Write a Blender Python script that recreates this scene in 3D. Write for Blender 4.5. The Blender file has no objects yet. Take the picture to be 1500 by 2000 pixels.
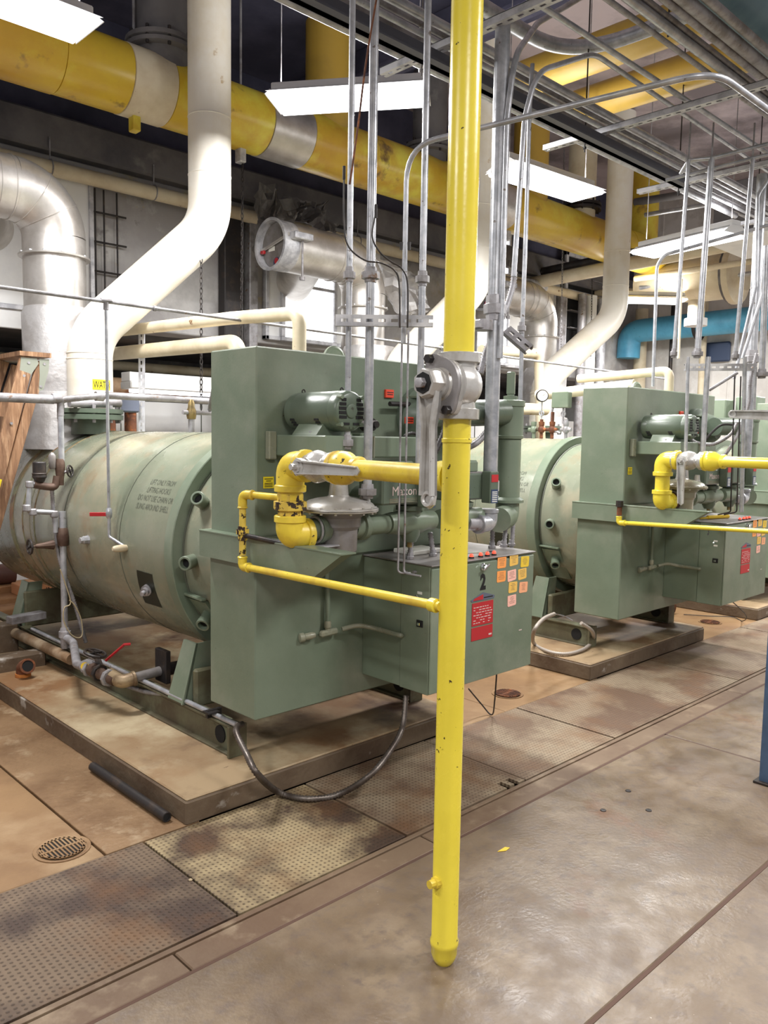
import bpy, bmesh, math, random
from mathutils import Vector, Matrix
random.seed(7)
C = bpy.context.scene.collection
R = math.radians
# ------------------------------------------------------------------ camera
CAM = Vector((0, 0, 1.6)); FPX = 1585.5
_yaw, _pit, _rol = R(45.9), R(-5.23), R(0.957)
FW = Vector((math.cos(_yaw)*math.cos(_pit), math.sin(_yaw)*math.cos(_pit), math.sin(_pit)))
_r = FW.cross(Vector((0, 0, 1))).normalized(); _u = _r.cross(FW)
RT = math.cos(_rol)*_r + math.sin(_rol)*_u; UP = -math.sin(_rol)*_r + math.cos(_rol)*_u
cd = bpy.data.cameras.new('camera'); cam = bpy.data.objects.new('camera', cd); C.objects.link(cam)
m = Matrix((RT, UP, -FW)).transposed().to_4x4(); m.translation = CAM; cam.matrix_world = m
cd.sensor_fit = 'VERTICAL'; cd.sensor_height = 24.0; cd.lens = FPX/2000*24.0; cd.clip_start = .05
bpy.context.scene.camera = cam
def P(px, py, ax, v):
    """point of the room seen at a photo pixel on a known plane: x, y, z = v, or s: x + y = v"""
    d = (RT*(px-750) + UP*(1000-py) + FW*FPX)/FPX
    if ax == 's': return CAM + d*((v - CAM.x - CAM.y)/(d.x+d.y))
    i = 'xyz'.index(ax); return CAM + d*((v-CAM[i])/d[i])
def S(r, g, b):
    f = lambda c: (c/255/12.92) if c <= 10.3 else ((c/255+.055)/1.055)**2.4
    return (f(r), f(g), f(b), 1)
# ------------------------------------------------------------------ world, lamps, exposure
w = bpy.data.worlds.new('world'); bpy.context.scene.world = w; w.use_nodes = True
w.node_tree.nodes['Background'].inputs[0].default_value = (1, .98, .96, 1)
w.node_tree.nodes['Background'].inputs[1].default_value = .32
vs = bpy.context.scene.view_settings
vs.view_transform = 'Standard'; vs.look = 'None'; vs.gamma = 1; vs.use_curve_mapping = False; vs.exposure = 0.35
def area(loc, rotz, sx, sy, watt, col=(1, .985, .965)):
    l = bpy.data.lights.new('lamp', 'AREA'); l.shape = 'RECTANGLE'; l.size = sx; l.size_y = sy; l.energy = watt; l.color = col
    o = bpy.data.objects.new('lamp_light', l); o.location = loc; o.rotation_euler = (0, 0, rotz); C.objects.link(o); return o
# (centre, rotation, watt) of every ceiling fixture; the last ones hang out of view
FIX = [((3.56, 4.06, 3.76), math.atan2(-.82, .58), 95), ((5.30, 3.74, 3.56), R(-5), 90), ((7.1, 3.5, 3.38), R(78), 85), ((10.2, 5.55, 3.5), R(-42), 80),
       (tuple(P(-22, -16, 'z', 3.72)), R(0), 95), ((0.2, -.9, 3.6), R(0), 95), ((3.6, .1, 3.6), R(0), 85), ((-1.6, 2.2, 3.6), R(90), 70), ((7.2, .9, 3.6), R(0), 75), ((10.4, 2.2, 3.6), R(90), 210)]  # final fixture is unseen, added to whiten the far right wall
# ------------------------------------------------------------------ materials
def nt(name):
    m = bpy.data.materials.new(name); m.use_nodes = True; t = m.node_tree
    return m, t, t.nodes['Principled BSDF'], (lambda k: t.nodes.new(k)), t.links.new
def mat(name, c, rough=.5, metal=0, layers=(), bump=0, bsc=60, stretch=(1, 1, 1), spec=.5, rvar=0, lump=0):
    """base colour with noise layers (colour, scale, low, high[, detail]); fine relief"""
    m, t, b, N, L = nt(name)
    b.inputs['Metallic'].default_value = metal; b.inputs['Roughness'].default_value = rough
    b.inputs['Specular IOR Level'].default_value = spec
    tc = N('ShaderNodeTexCoord'); mp = N('ShaderNodeMapping'); mp.inputs['Scale'].default_value = stretch
    L(tc.outputs['Object'], mp.inputs['Vector'])
    cur = None
    for i, ly in enumerate(layers):
        n = N('ShaderNodeTexNoise'); n.inputs['Scale'].default_value = ly[1]; n.inputs['Detail'].default_value = ly[4] if len(ly) > 4 else 6
        n.inputs['Roughness'].default_value = .62
        mo = N('ShaderNodeVectorMath'); mo.operation = 'ADD'; mo.inputs[1].default_value = (i*7.3, i*3.1, i*1.7)
        L(mp.outputs[0], mo.inputs[0]); L(mo.outputs[0], n.inputs['Vector'])
        r = N('ShaderNodeMapRange'); r.inputs['From Min'].default_value = ly[2]; r.inputs['From Max'].default_value = ly[3]; L(n.outputs['Fac'], r.inputs['Value'])
        x = N('ShaderNodeMix'); x.data_type = 'RGBA'; L(r.outputs[0], x.inputs['Factor'])
        if cur is None: x.inputs['A'].default_value = c
        else: L(cur, x.inputs['A'])
        x.inputs['B'].default_value = ly[0]; cur = x.outputs['Result']
    if cur is None: b.inputs['Base Color'].default_value = c
    else: L(cur, b.inputs['Base Color'])
    if rvar:
        n = N('ShaderNodeTexNoise'); n.inputs['Scale'].default_value = 9; n.inputs['Detail'].default_value = 5; L(mp.outputs[0], n.inputs['Vector'])
        r = N('ShaderNodeMapRange'); r.inputs['From Min'].default_value = .35; r.inputs['From Max'].default_value = .65
        r.inputs['To Min'].default_value = rough-rvar; r.inputs['To Max'].default_value = rough+rvar
        L(n.outputs['Fac'], r.inputs['Value']); L(r.outputs[0], b.inputs['Roughness'])
    if bump:
        n = N('ShaderNodeTexNoise'); n.inputs['Scale'].default_value = bsc; n.inputs['Detail'].default_value = 6; L(mp.outputs[0], n.inputs['Vector'])
        bp = N('ShaderNodeBump'); bp.inputs['Strength'].default_value = bump; bp.inputs['Distance'].default_value = .01 if not lump else lump
        L(n.outputs['Fac'], bp.inputs['Height']); L(bp.outputs[0], b.inputs['Normal'])
    return m
def emis(name, c, s):
    m, t, b, N, L = nt(name); b.inputs['Emission Color'].default_value = c; b.inputs['Emission Strength'].default_value = s; b.inputs['Base Color'].default_value = c; return m
def tread(name, a, bcol, stain, pitch=.021):
    """checker tread plate: rows of small raised lugs worn bright over dirt"""
    m, t, b, N, L = nt(name); b.inputs['Roughness'].default_value = .62; b.inputs['Metallic'].default_value = .25
    tc = N('ShaderNodeTexCoord'); sp = N('ShaderNodeSeparateXYZ'); L(tc.outputs['Object'], sp.inputs[0])
    def M(op, x, y=None):
        n = N('ShaderNodeMath'); n.operation = op
        for i, v in enumerate((x, y)):
            if v is None: continue
            if isinstance(v, (int, float)): n.inputs[i].default_value = v
            else: L(v, n.inputs[i])
        return n.outputs[0]
    k = math.pi/pitch
    h = M('MULTIPLY', M('SINE', M('MULTIPLY', sp.outputs[0], k)), M('SINE', M('MULTIPLY', sp.outputs[1], k)))
    h = M('ABSOLUTE', h)
    r = N('ShaderNodeMapRange'); r.inputs['From Min'].default_value = .98; r.inputs['From Max'].default_value = .6; L(h, r.inputs['Value'])
    ns = []
    for sc, lo, hi, o in ((2.6, .44, .58, 0), (3.4, .5, .68, 5), (40, .3, .7, 9)):
        n = N('ShaderNodeTexNoise'); n.inputs['Scale'].default_value = sc; n.inputs['Detail'].default_value = 7; n.inputs['Roughness'].default_value = .6
        mo = N('ShaderNodeVectorMath'); mo.operation = 'ADD'; mo.inputs[1].default_value = (o, o, 0)
        L(tc.outputs['Object'], mo.inputs[0]); L(mo.outputs[0], n.inputs['Vector'])
        q = N('ShaderNodeMapRange'); q.inputs['From Min'].default_value = lo; q.inputs['From Max'].default_value = hi; L(n.outputs['Fac'], q.inputs['Value']); ns.append(q.outputs[0])
    def mix(f, x, y):
        n = N('ShaderNodeMix'); n.data_type = 'RGBA'; L(f, n.inputs['Factor'])
        for s, v in (('A', x), ('B', y)):
            if isinstance(v, tuple): n.inputs[s].default_value = v
            else: L(v, n.inputs[s])
        return n.outputs['Result']
    c = mix(r.outputs[0], bcol, a); c = mix(ns[0], c, mix(r.outputs[0], tuple(x*.6 for x in stain[:3])+(1,), stain)); c = mix(M('MULTIPLY', ns[1], .5), c, S(120, 82, 48))
    c = mix(M('MULTIPLY', ns[2], .22), c, (.05, .04, .03, 1))
    L(c, b.inputs['Base Color'])
    bp = N('ShaderNodeBump'); bp.inputs['Strength'].default_value = .5; bp.inputs['Distance'].default_value = .003; L(r.outputs[0], bp.inputs['Height']); L(bp.outputs[0], b.inputs['Normal'])
    return m
G = mat('green_paint', S(114, 126, 108), .36, 0, ((S(98, 112, 94), 1.6, .45, .7), (S(134, 140, 124), 2.3, .5, .75), (S(84, 84, 68), 60, .69, .72)), .05, 90, rvar=.06)
G2 = mat('green_paint_dark', S(92, 104, 90), .34, 0, ((S(78, 92, 78), 2, .45, .7), (S(60, 62, 52), 50, .66, .7)), .05, 90)
GS = mat('shell_paint', S(136, 137, 120), .24, 0, ((S(118, 126, 108), 1.3, .4, .62), (S(156, 148, 126), 1.9, .48, .7), (S(134, 106, 78), 2.6, .56, .8), (S(96, 80, 60), 60, .71, .75)), .015, 6, rvar=.07)
GR = mat('shell_rusty_band', S(132, 134, 98), .5, 0, ((S(142, 98, 58), 5, .45, .65), (S(96, 64, 40), 18, .52, .66)), .15, 40)
Y = mat('yellow_paint', S(226, 206, 66), .26, 0, ((S(212, 192, 58), 2.5, .45, .7), (S(64, 50, 24), 38, .69, .71, 3)), .04, 60, rvar=.05)
YW = mat('yellow_paint_chipped', S(222, 196, 62), .38, 0, ((S(196, 164, 62), 6, .45, .65), (S(50, 36, 22), 30, .655, .67, 5)), .08, 60)
YD = mat('yellow_duct_paint', S(212, 180, 52), .32, 0, ((S(196, 154, 52), 1.2, .4, .6), (S(220, 206, 76), 1.9, .5, .65), (S(112, 86, 46), 3.3, .62, .72)), .08, 12)
YF = mat('yellow_ceiling_duct', S(184, 150, 62), .5, 0, ((S(170, 140, 60), 1.6, .45, .6),))
YV = mat('yellow_paint_flaking', S(218, 192, 80), .4, 0, ((S(196, 166, 76), 8, .45, .65), (S(48, 34, 24), 34, .57, .6, 5)), .1, 60)
YU = mat('union_chipped', S(206, 176, 72), .5, 0, ((S(46, 30, 22), 24, .51, .53, 4),), .1, 50)
W = mat('white_insulation', S(236, 231, 220), .4, 0, ((S(222, 210, 186), 2, .45, .7), (S(190, 166, 128), 7, .68, .74)), .12, 22)
WP = mat('cream_pipe_cover', S(216, 204, 178), .5, 0, ((S(198, 182, 152), 3, .45, .65), (S(120, 84, 50), 9, .68, .72)), .12, 20)
ZN = mat('galvanised', S(188, 189, 194), .34, .5, ((S(158, 160, 166), 12, .42, .6), (S(110, 100, 92), 30, .66, .7)), .05, 60)
ZD = mat('galvanised_dull', S(162, 160, 164), .45, .25, ((S(124, 120, 120), 10, .42, .62), (S(120, 92, 68), 22, .62, .7)), .1, 60)
ZR = mat('channel_galvanised', S(200, 200, 204), .42, .25, ((S(160, 160, 166), 8, .45, .6),))
AL = mat('aluminium_jacket', S(214, 210, 206), .38, .72, ((S(178, 172, 166), 2.2, .42, .62),), .12, 9, lump=.02)
FO = mat('foil_wrap', S(206, 204, 204), .45, .55, ((S(184, 180, 178), 5, .45, .6),), .35, 9, lump=.03)
AV = mat('aluminium_paint', S(192, 190, 187), .3, .35, ((S(166, 161, 154), 9, .42, .6), (S(96, 84, 70), 34, .66, .7)), .08, 70)
GV = mat('grey_cast_paint', S(138, 134, 134), .42, .2, ((S(118, 112, 108), 7, .42, .62),), .06, 60)
BK = mat('black_iron', S(42, 38, 38), .5, .2, ((S(60, 50, 44), 14, .5, .65),), .1, 60)
DK = mat('dark_void', S(14, 14, 15), .8)
DKG = mat('dark_green_recess', S(34, 40, 30), .5)
RI = mat('rusty_iron', S(108, 64, 40), .75, .1, ((S(70, 40, 28), 12, .42, .6), (S(150, 88, 46), 20, .52, .68)), .3, 50)
BR = mat('brass', S(150, 130, 84), .4, .6, ((S(110, 96, 66), 15, .45, .6),))
RD = mat('red_enamel', S(176, 34, 40), .35, 0, ((S(120, 24, 30), 8, .55, .7),))
CH = mat('chrome', S(220, 222, 224), .12, 1)
WD = mat('ladder_wood', S(142, 106, 76), .6, 0, ((S(108, 76, 52), 5, .42, .6), (S(170, 136, 104), 9, .5, .66)), .2, 20, (6, 6, .6))
BD = mat('rusty_board', S(176, 132, 92), .8, 0, ((S(140, 96, 62), 3, .42, .6),), .2, 20)
FL = mat('concrete_floor', S(120, 103, 84), .4, 0, ((S(104, 87, 70), 1.1, .42, .62), (S(136, 120, 100), 3.7, .48, .72, 10), (S(84, 70, 60), 1.3, .57, .72), (S(118, 86, 66), 2.1, .6, .74), (S(104, 90, 80), 24, .5, .72), (S(190, 182, 170), 70, .7, .73)), .16, 60, rvar=.12)
FJ = mat('curb_concrete', S(116, 96, 76), .6, 0, ((S(98, 76, 58), 2.2, .42, .62), (S(140, 122, 100), 6, .56, .74)), .2, 30)
RF = mat('rust_stained_floor', S(134, 104, 70), .6, 0, ((S(114, 84, 54), 1.4, .42, .62), (S(150, 124, 92), 2.3, .5, .7), (S(100, 66, 42), 1.9, .6, .74), (S(96, 60, 40), 50, .68, .72)), .2, 30)
RP = mat('rust_stained_plate', S(132, 104, 74), .6, .1, ((S(108, 80, 52), 3, .42, .62), (S(156, 134, 106), 6, .56, .7)), .5, 38)
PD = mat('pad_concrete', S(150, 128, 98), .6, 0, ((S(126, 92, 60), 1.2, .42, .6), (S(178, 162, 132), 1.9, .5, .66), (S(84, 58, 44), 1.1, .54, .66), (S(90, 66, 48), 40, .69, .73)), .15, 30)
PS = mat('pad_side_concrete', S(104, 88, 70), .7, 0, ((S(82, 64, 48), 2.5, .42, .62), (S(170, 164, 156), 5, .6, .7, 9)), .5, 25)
DIRT = mat('trench_bed', S(58, 40, 30), .9)
CW = mat('stained_concrete_wall', S(172, 170, 170), .75, 0, ((S(146, 142, 142), 1, .4, .6), (S(196, 194, 192), 1.7, .5, .66), (S(168, 154, 116), 2.4, .63, .72), (S(96, 92, 90), 3, .64, .74)), .3, 14)
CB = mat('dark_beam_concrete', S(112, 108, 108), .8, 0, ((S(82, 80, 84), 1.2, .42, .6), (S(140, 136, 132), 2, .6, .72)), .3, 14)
CK = mat('shaded_dark_deck', S(78, 78, 100), .8, 0, ((S(54, 54, 74), 1, .42, .6),), .2, 10)  # dark steel deck with the ceiling's shadow put into its colour
CE = mat('ceiling_paint', S(186, 172, 176), .8, 0, ((S(122, 112, 116), .8, .42, .6),), .1, 10)
WH = mat('white_panel', S(226, 226, 226), .5, 0, ((S(208, 208, 210), 2, .5, .7),))
WB = mat('white_block_wall', S(222, 219, 215), .7, 0, ((S(200, 196, 192), 1.2, .42, .6), (S(230, 228, 226), 2, .5, .6)), .15, 20)
BL = mat('blue_pipe_paint', S(92, 170, 205), .45, 0, ((S(74, 146, 182), 3, .45, .65), (S(40, 52, 58), 22, .68, .72)), .08, 30)
BC = mat('blue_grey_column_paint', S(74, 98, 128), .45, 0, ((S(60, 80, 106), 4, .45, .62),), .1, 40)
TE = mat('faded_teal_paint', S(120, 152, 164), .5, 0, ((S(98, 128, 142), 2, .42, .6), (S(70, 74, 82), 6, .6, .68)), .1, 20)
STK = {k: mat('sticker_'+k, S(*v), .5) for k, v in dict(orange=(244, 158, 84), amber=(232, 186, 92), yellow=(228, 192, 58), pink=(244, 184, 168), peach=(240, 170, 128), red=(176, 38, 44), scarlet=(226, 74, 48), lemon=(236, 214, 40), white=(224, 222, 214), blue=(50, 66, 96), slate=(92, 98, 114)).items()}
INK = mat('black_ink', S(18, 18, 20), .5)
INKG = mat('grey_ink', S(88, 92, 80), .6)
INKW = mat('pale_print', S(210, 190, 186), .5)
LENS = emis('red_lamp_lens', S(255, 84, 62), .9)
TUBE = emis('fluorescent_tube', (.97, .97, 1, 1), 4)
GLOW = emis('wall_glow', (.97, .98, 1, 1), 1.1)  # glow added for bright wall areas, no known light source
TP = [tread('tread_plate_%s' % n, S(*a), S(*b), S(*s)) for n, a, b, s in (('brown', (116, 98, 80), (74, 58, 46), (70, 54, 46)), ('worn', (166, 148, 114), (98, 80, 60), (76, 58, 46)), ('pale', (146, 130, 108), (98, 80, 64), (112, 90, 72)), ('rust', (142, 124, 102), (96, 76, 60), (108, 84, 66)))]
SK = mat('grimy_skid_paint', S(96, 94, 72), .55, 0, ((S(76, 66, 50), 4, .42, .62), (S(116, 120, 98), 3, .55, .7)), .15, 40)
# ------------------------------------------------------------------ mesh helpers
def frame(d, up=None):
    d = d.normalized(); a = Vector(up) if up else (Vector((0, 0, 1)) if abs(d.z) < .95 else Vector((1, 0, 0)))
    x = a.cross(d)
    if x.length < 1e-4: x = Vector((1, 0, 0)).cross(d)
    x.normalize(); return x, d.cross(x), d
class MB:
    def __init__(s): s.v = []; s.f = []
    def add(s, vs, fs):
        o = len(s.v); s.v += [Vector(x) for x in vs]; s.f += [tuple(i+o for i in f) for f in fs]; return s
    def box(s, a, b, ch=0, M=None):
        """axis box a..b with chamfered edges"""
        a = Vector(a); b = Vector(b); lo = Vector(map(min, a, b)); hi = Vector(map(max, a, b))
        if ch:
            bm = bmesh.new(); bmesh.ops.create_cube(bm, size=1)
            for v in bm.verts: v.co = Vector(((lo[i]+hi[i])/2 + v.co[i]*(hi[i]-lo[i]) for i in range(3)))
            bmesh.ops.bevel(bm, geom=bm.edges[:], offset=min(ch, min(hi-lo)*.45), segments=1, affect='EDGES')
            bm.verts.ensure_lookup_table(); vs = [v.co.copy() for v in bm.verts]; fs = [tuple(v.index for v in f.verts) for f in bm.faces]; bm.free()
        else:
            vs = [Vector((x, y, z)) for z in (lo.z, hi.z) for y in (lo.y, hi.y) for x in (lo.x, hi.x)]
            fs = [(0, 2, 3, 1), (4, 5, 7, 6), (0, 1, 5, 4), (2, 6, 7, 3), (0, 4, 6, 2), (1, 3, 7, 5)]
        if M: vs = [M @ v for v in vs]
        return s.add(vs, fs)
    def obox(s, p0, p1, w, h, ch=0, up=None):
        """bar from p0 to p1, w wide, h high"""
        p0 = Vector(p0); p1 = Vector(p1); x, y, z = frame(p1-p0, up); M = Matrix((x, y, z)).transposed().to_4x4(); M.translation = p0
        return s.box((-w/2, -h/2, 0), (w/2, h/2, (p1-p0).length), ch, M)
    def lathe(s, p0, d, prof, n=20, up=None, ph=0):
        """profile [(t, r)] turned about the axis p0, d"""
        p0 = Vector(p0); x, y, z = frame(Vector(d), up); vs = []; fs = []
        for t, r in prof:
            for k in range(n):
                a = 2*math.pi*k/n+ph; vs.append(p0+z*t+(x*math.cos(a)+y*math.sin(a))*max(r, 1e-5))
        for i in range(len(prof)-1):
            for k in range(n): fs.append((i*n+k, i*n+(k+1) % n, (i+1)*n+(k+1) % n, (i+1)*n+k))
        fs.append(tuple(range(n-1, -1, -1))); fs.append(tuple((len(prof)-1)*n+k for k in range(n)))
        return s.add(vs, fs)
    def cyl(s, p0, p1, r, n=16, r2=None, ch=0, ph=0):
        p0 = Vector(p0); p1 = Vector(p1); L = (p1-p0).length; r2 = r if r2 is None else r2
        pr = [(0, r), (L, r2)] if not ch else [(0, r-ch), (ch, r), (L-ch, r2), (L, r2-ch)]
        return s.lathe(p0, p1-p0, pr, n, ph=ph)
    def tube(s, pts, r, n=12, rs=None):
        pts = [Vector(p) for p in pts]; vs = []; fs = []; x = None
        for i, p in enumerate(pts):
            d = (pts[min(i+1, len(pts)-1)]-pts[max(i-1, 0)]).normalized()
            if x is None: x, y, _ = frame(d)
            else:
                x = x-d*x.dot(d); x.normalize()
            y = d.cross(x); rr = rs[i] if rs else r
            for k in range(n):
                a = 2*math.pi*k/n; vs.append(p+(x*math.cos(a)+y*math.sin(a))*rr)
        for i in range(len(pts)-1):
            for k in range(n): fs.append((i*n+k, i*n+(k+1) % n, (i+1)*n+(k+1) % n, (i+1)*n+k))
        fs.append(tuple(range(n-1, -1, -1))); fs.append(tuple((len(pts)-1)*n+k for k in range(n)))
        return s.add(vs, fs)
    def torus(s, c, d, r1, r2, n=24, k=8, a0=0, a1=2*math.pi, up=None):
        x, y, z = frame(Vector(d), up); c = Vector(c); full = abs(a1-a0-2*math.pi) < 1e-3
        pts = [c+(x*math.cos(a0+(a1-a0)*i/n)+y*math.sin(a0+(a1-a0)*i/n))*r1 for i in range(n+1)]
        return s.tube(pts, r2, k)
    def flex(s, pts, r, step=.0075, n=9):
        """ribbed flexible conduit along a smooth curve"""
        q = resample(smooth(pts), step); rs = [r if i % 2 else r*.74 for i in range(len(q))]
        return s.tube(q, r, n, rs)
    def prism(s, poly, n, th):
        """closed polygon (world points) pushed along n by th"""
        n = Vector(n).normalized()*th; poly = [Vector(p) for p in poly]; k = len(poly)
        vs = poly+[p+n for p in poly]; fs = [tuple(range(k-1, -1, -1)), tuple(range(k, 2*k))]+[(i, (i+1) % k, (i+1) % k+k, i+k) for i in range(k)]
        return s.add(vs, fs)
    def build(s, name, m, parent=None, sharp=32, **props):
        me = bpy.data.meshes.new(name); off = wloc(parent)
        me.from_pydata([v-off for v in s.v], [], s.f)
        bm = bmesh.new(); bm.from_mesh(me); bmesh.ops.recalc_face_normals(bm, faces=bm.faces[:]); bm.to_mesh(me); bm.free()
        me.shade_smooth(); me.set_sharp_from_angle(angle=R(sharp)); me.materials.append(m)
        o = bpy.data.objects.new(name, me); C.objects.link(o)
        if parent: o.parent = parent
        for k, v in props.items(): o[k] = v
        return o
def wloc(p):
    v = Vector((0, 0, 0))
    while p: v = v+p.location; p = p.parent
    return v
def smooth(pts, it=3):
    pts = [Vector(p) for p in pts]; out = []
    for i in range(len(pts)-1):
        p0 = pts[max(i-1, 0)]; p1 = pts[i]; p2 = pts[i+1]; p3 = pts[min(i+2, len(pts)-1)]
        for k in range(8):
            t = k/8; out.append(.5*((2*p1)+(p2-p0)*t+(2*p0-5*p1+4*p2-p3)*t*t+(3*p1-p0-3*p2+p3)*t**3))
    return out+[pts[-1]]
def resample(pts, step):
    out = [pts[0]]; acc = 0
    for a, b in zip(pts, pts[1:]):
        L = (b-a).length; t = step-acc
        while t <= L: out.append(a+(b-a)*(t/L)); t += step
        acc = L-(t-step)
    return out+[pts[-1]]
def bend(pts, rad, k=7):
    """polyline with rounded corners"""
    pts = [Vector(p) for p in pts]; out = [pts[0]]
    for i in range(1, len(pts)-1):
        a = (pts[i-1]-pts[i]); b = (pts[i+1]-pts[i]); ang = a.angle(b); rr = rad[i-1] if isinstance(rad, (list, tuple)) else rad
        t = min(rr/math.tan(ang/2), a.length*.49, b.length*.49); A = pts[i]+a.normalized()*t; B = pts[i]+b.normalized()*t
        for j in range(k+1):
            u = j/k; out.append(A*(1-u)**2+pts[i]*2*u*(1-u)+B*u*u)
    return out+[pts[-1]]
def thing(name, label, cat, loc, group=None, kind=None):
    o = bpy.data.objects.new(name, None); o.empty_display_size = .1; C.objects.link(o); o.location = Vector(loc); o['label'] = label; o['category'] = cat
    if group: o['group'] = group
    if kind: o['kind'] = kind
    return o
def one(mb, name, m, label, cat, group=None, kind=None, sharp=32):
    """a thing that is one mesh; its origin sits at the low middle of the mesh"""
    lo = Vector((min(v[i] for v in mb.v) for i in range(3))); hi = Vector((max(v[i] for v in mb.v) for i in range(3)))
    c = Vector(((lo.x+hi.x)/2, (lo.y+hi.y)/2, lo.z)); mb.v = [v-c for v in mb.v]
    o = mb.build(name, m, None, sharp); o.location = c; o['label'] = label; o['category'] = cat
    if group: o['group'] = group
    if kind: o['kind'] = kind
    return o
def struct(mb, name, m, parent=None):
    o = mb.build(name, m, parent)
    if not parent: o['kind'] = 'structure'
    return o
def copy_tree(o, parent=None, off=None, label=None):
    c = o.copy(); C.objects.link(c); c.parent = parent
    if off is not None: c.location = c.location+Vector(off)
    if label: c['label'] = label
    for ch in list(o.children): copy_tree(ch, c)
    return c
def textmb(s, size, o, x, y, depth=.0006, fn=None, align='LEFT', sx=1, bold=0):
    cu = bpy.data.curves.new('t', 'FONT'); cu.offset = bold; cu.body = s; cu.size = size; cu.extrude = 0; cu.align_x = align; cu.resolution_u = 2
    ob = bpy.data.objects.new('t', cu); C.objects.link(ob)
    me = bpy.data.meshes.new_from_object(ob); x = Vector(x).normalized(); y = Vector(y).normalized(); z = x.cross(y); o = Vector(o)
    mb = MB(); f = fn or (lambda u, v: o+x*u*sx+y*v)
    mb.v = [f(v.co.x, v.co.y)+(z*depth if not fn else Vector((0, 0, 0))) for v in me.vertices]; mb.f = [tuple(p.vertices) for p in me.polygons]
    bpy.data.objects.remove(ob); bpy.data.curves.remove(cu); bpy.data.meshes.remove(me); return mb
def plate(corners, n, th=.0012):
    return MB().prism(corners, n, th)
def slotted(p0, p1, w, h, nrm, slot=.028, pitch=.05, t=.003):
    """slotted strut channel: web of bars leaving real slots, two side flanges; nrm = outward normal of the slotted face"""
    p0 = Vector(p0); p1 = Vector(p1); d = (p1-p0).normalized(); n = Vector(nrm); n = (n-d*n.dot(d)).normalized(); s = d.cross(n); L = (p1-p0).length; mb = MB()
    M = Matrix((s, n, d)).transposed().to_4x4(); M.translation = p0
    mb.box((-w/2, -t, 0), (-w*.14, 0, L), 0, M); mb.box((w*.14, -t, 0), (w/2, 0, L), 0, M)
    k = 0
    while k*pitch < L: mb.box((-w*.14, -t, k*pitch), (w*.14, 0, min(k*pitch+pitch-slot, L)), 0, M); k += 1
    mb.box((-w/2, -h, 0), (-w/2+t, -t, L), 0, M); mb.box((w/2-t, -h, 0), (w/2, -t, L), 0, M)
    mb.box((-w/2, -h, 0), (-w/2+w*.22, -h+t, L), 0, M); mb.box((w/2-w*.22, -h, 0), (w/2, -h+t, L), 0, M)
    return mb
def chain(top, bottom, r=.014, t=.0035):
    mb = MB(); top = Vector(top); bottom = Vector(bottom); L = (top-bottom).length; n = int(L/(r*2.1)); d = (bottom-top).normalized(); x, y, _ = frame(d)
    for i in range(n):
        c = top+d*(i+.5)*L/n; a = x if i % 2 else y
        pts = [c+a*math.cos(q)*r*.6+d*math.sin(q)*r*1.35 for q in [2*math.pi*k/8 for k in range(9)]]; mb.tube(pts, t, 5)
    return mb
def screw(parent, p, n, r=.006, h=.004, m=None, name='bolt'):
    return MB().cyl(p, Vector(p)+Vector(n).normalized()*h, r, 6).build(name, m or G, parent)
# ================================================================== floor, walls, ceiling
fl = struct(MB().box((-4, -4, -.2), (12.9, 9.4, -.045)), 'floor', DIRT)
def slab(x0, x1, y0, y1, m, z=0, name='slab', ch=.004, zb=-.045):
    return MB().box((x0, y0, zb), (x1, y1, z), ch).build(name, m, fl)
g = .006
JF = mat('joint_filler', S(84, 60, 48), .8)
slab(-4, 12.9, -4, 1.1-g, FL); slab(-4, 4.15-g, 1.1+g, 2.03-g, FL); slab(4.15+g, 8.2, 1.1+g, 2.03-g, FL); slab(8.2+g*2, 12.9, 1.1+g, 2.03-g, FL)
for x0, x1 in ((-4, 1.2), (1.2+g, 2.31), (2.32, 5.2), (5.2+g, 12.9)): slab(x0, x1, 2.03+g*.7, 2.145, FJ, name='curb_strip')
slab(-4, 12.9, 2.15, 2.172, FJ, .002, 'edge_angle', .001)
for a_, b_ in (((-4, 1.1, 0), (12.9, 1.1, 0)), ((4.15, 1.1, 0), (4.15, 2.03, 0)), ((-4, 2.03, 0), (12.9, 2.03, 0))):
    MB().obox(Vector(a_)+Vector((0, 0, -.012)), Vector(b_)+Vector((0, 0, -.012)), .013, .02).build('joint_filler', JF, fl)
# trench cover: one tread plate after another, each can be lifted
tr = thing('trench_cover', 'row of worn metal tread plates covering the floor trench before the boilers', 'floor plates', (4, 2.5, -.045))
xs = [-1.76, -.95, -.145, .655, 1.463, 2.268, 3.072, 3.877, 4.682, 5.487, 6.292, 7.1, 7.9, 8.7, 9.5, 10.3]
for i, (a, b) in enumerate(zip(xs, xs[1:])):
    mb = MB(); z0, z1 = -.012+.0015*(i % 3), .003+.0015*(i % 2); a += .005; b -= .005
    if i == 5:   # the corner of this plate is cut away over two dark slots
        poly = [(a, 2.18), (2.93, 2.18), (2.93, 2.24), (2.962, 2.24), (2.962, 2.185), (2.992, 2.185), (2.992, 2.24), (3.024, 2.24), (3.024, 2.18), (b, 2.18), (b, 2.835), (a, 2.835)]
        mb.prism([(x, y, z0) for x, y in poly], (0, 0, 1), z1-z0)
    else: mb.box((a, 2.18, z0), (b, 2.835, z1), .001)
    mb.build('tread_plate', TP[(0, 0, 0, 0, 1, 2, 2, 3, 2, 3, 3, 2, 3, 2, 3)[i]], tr)
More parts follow.
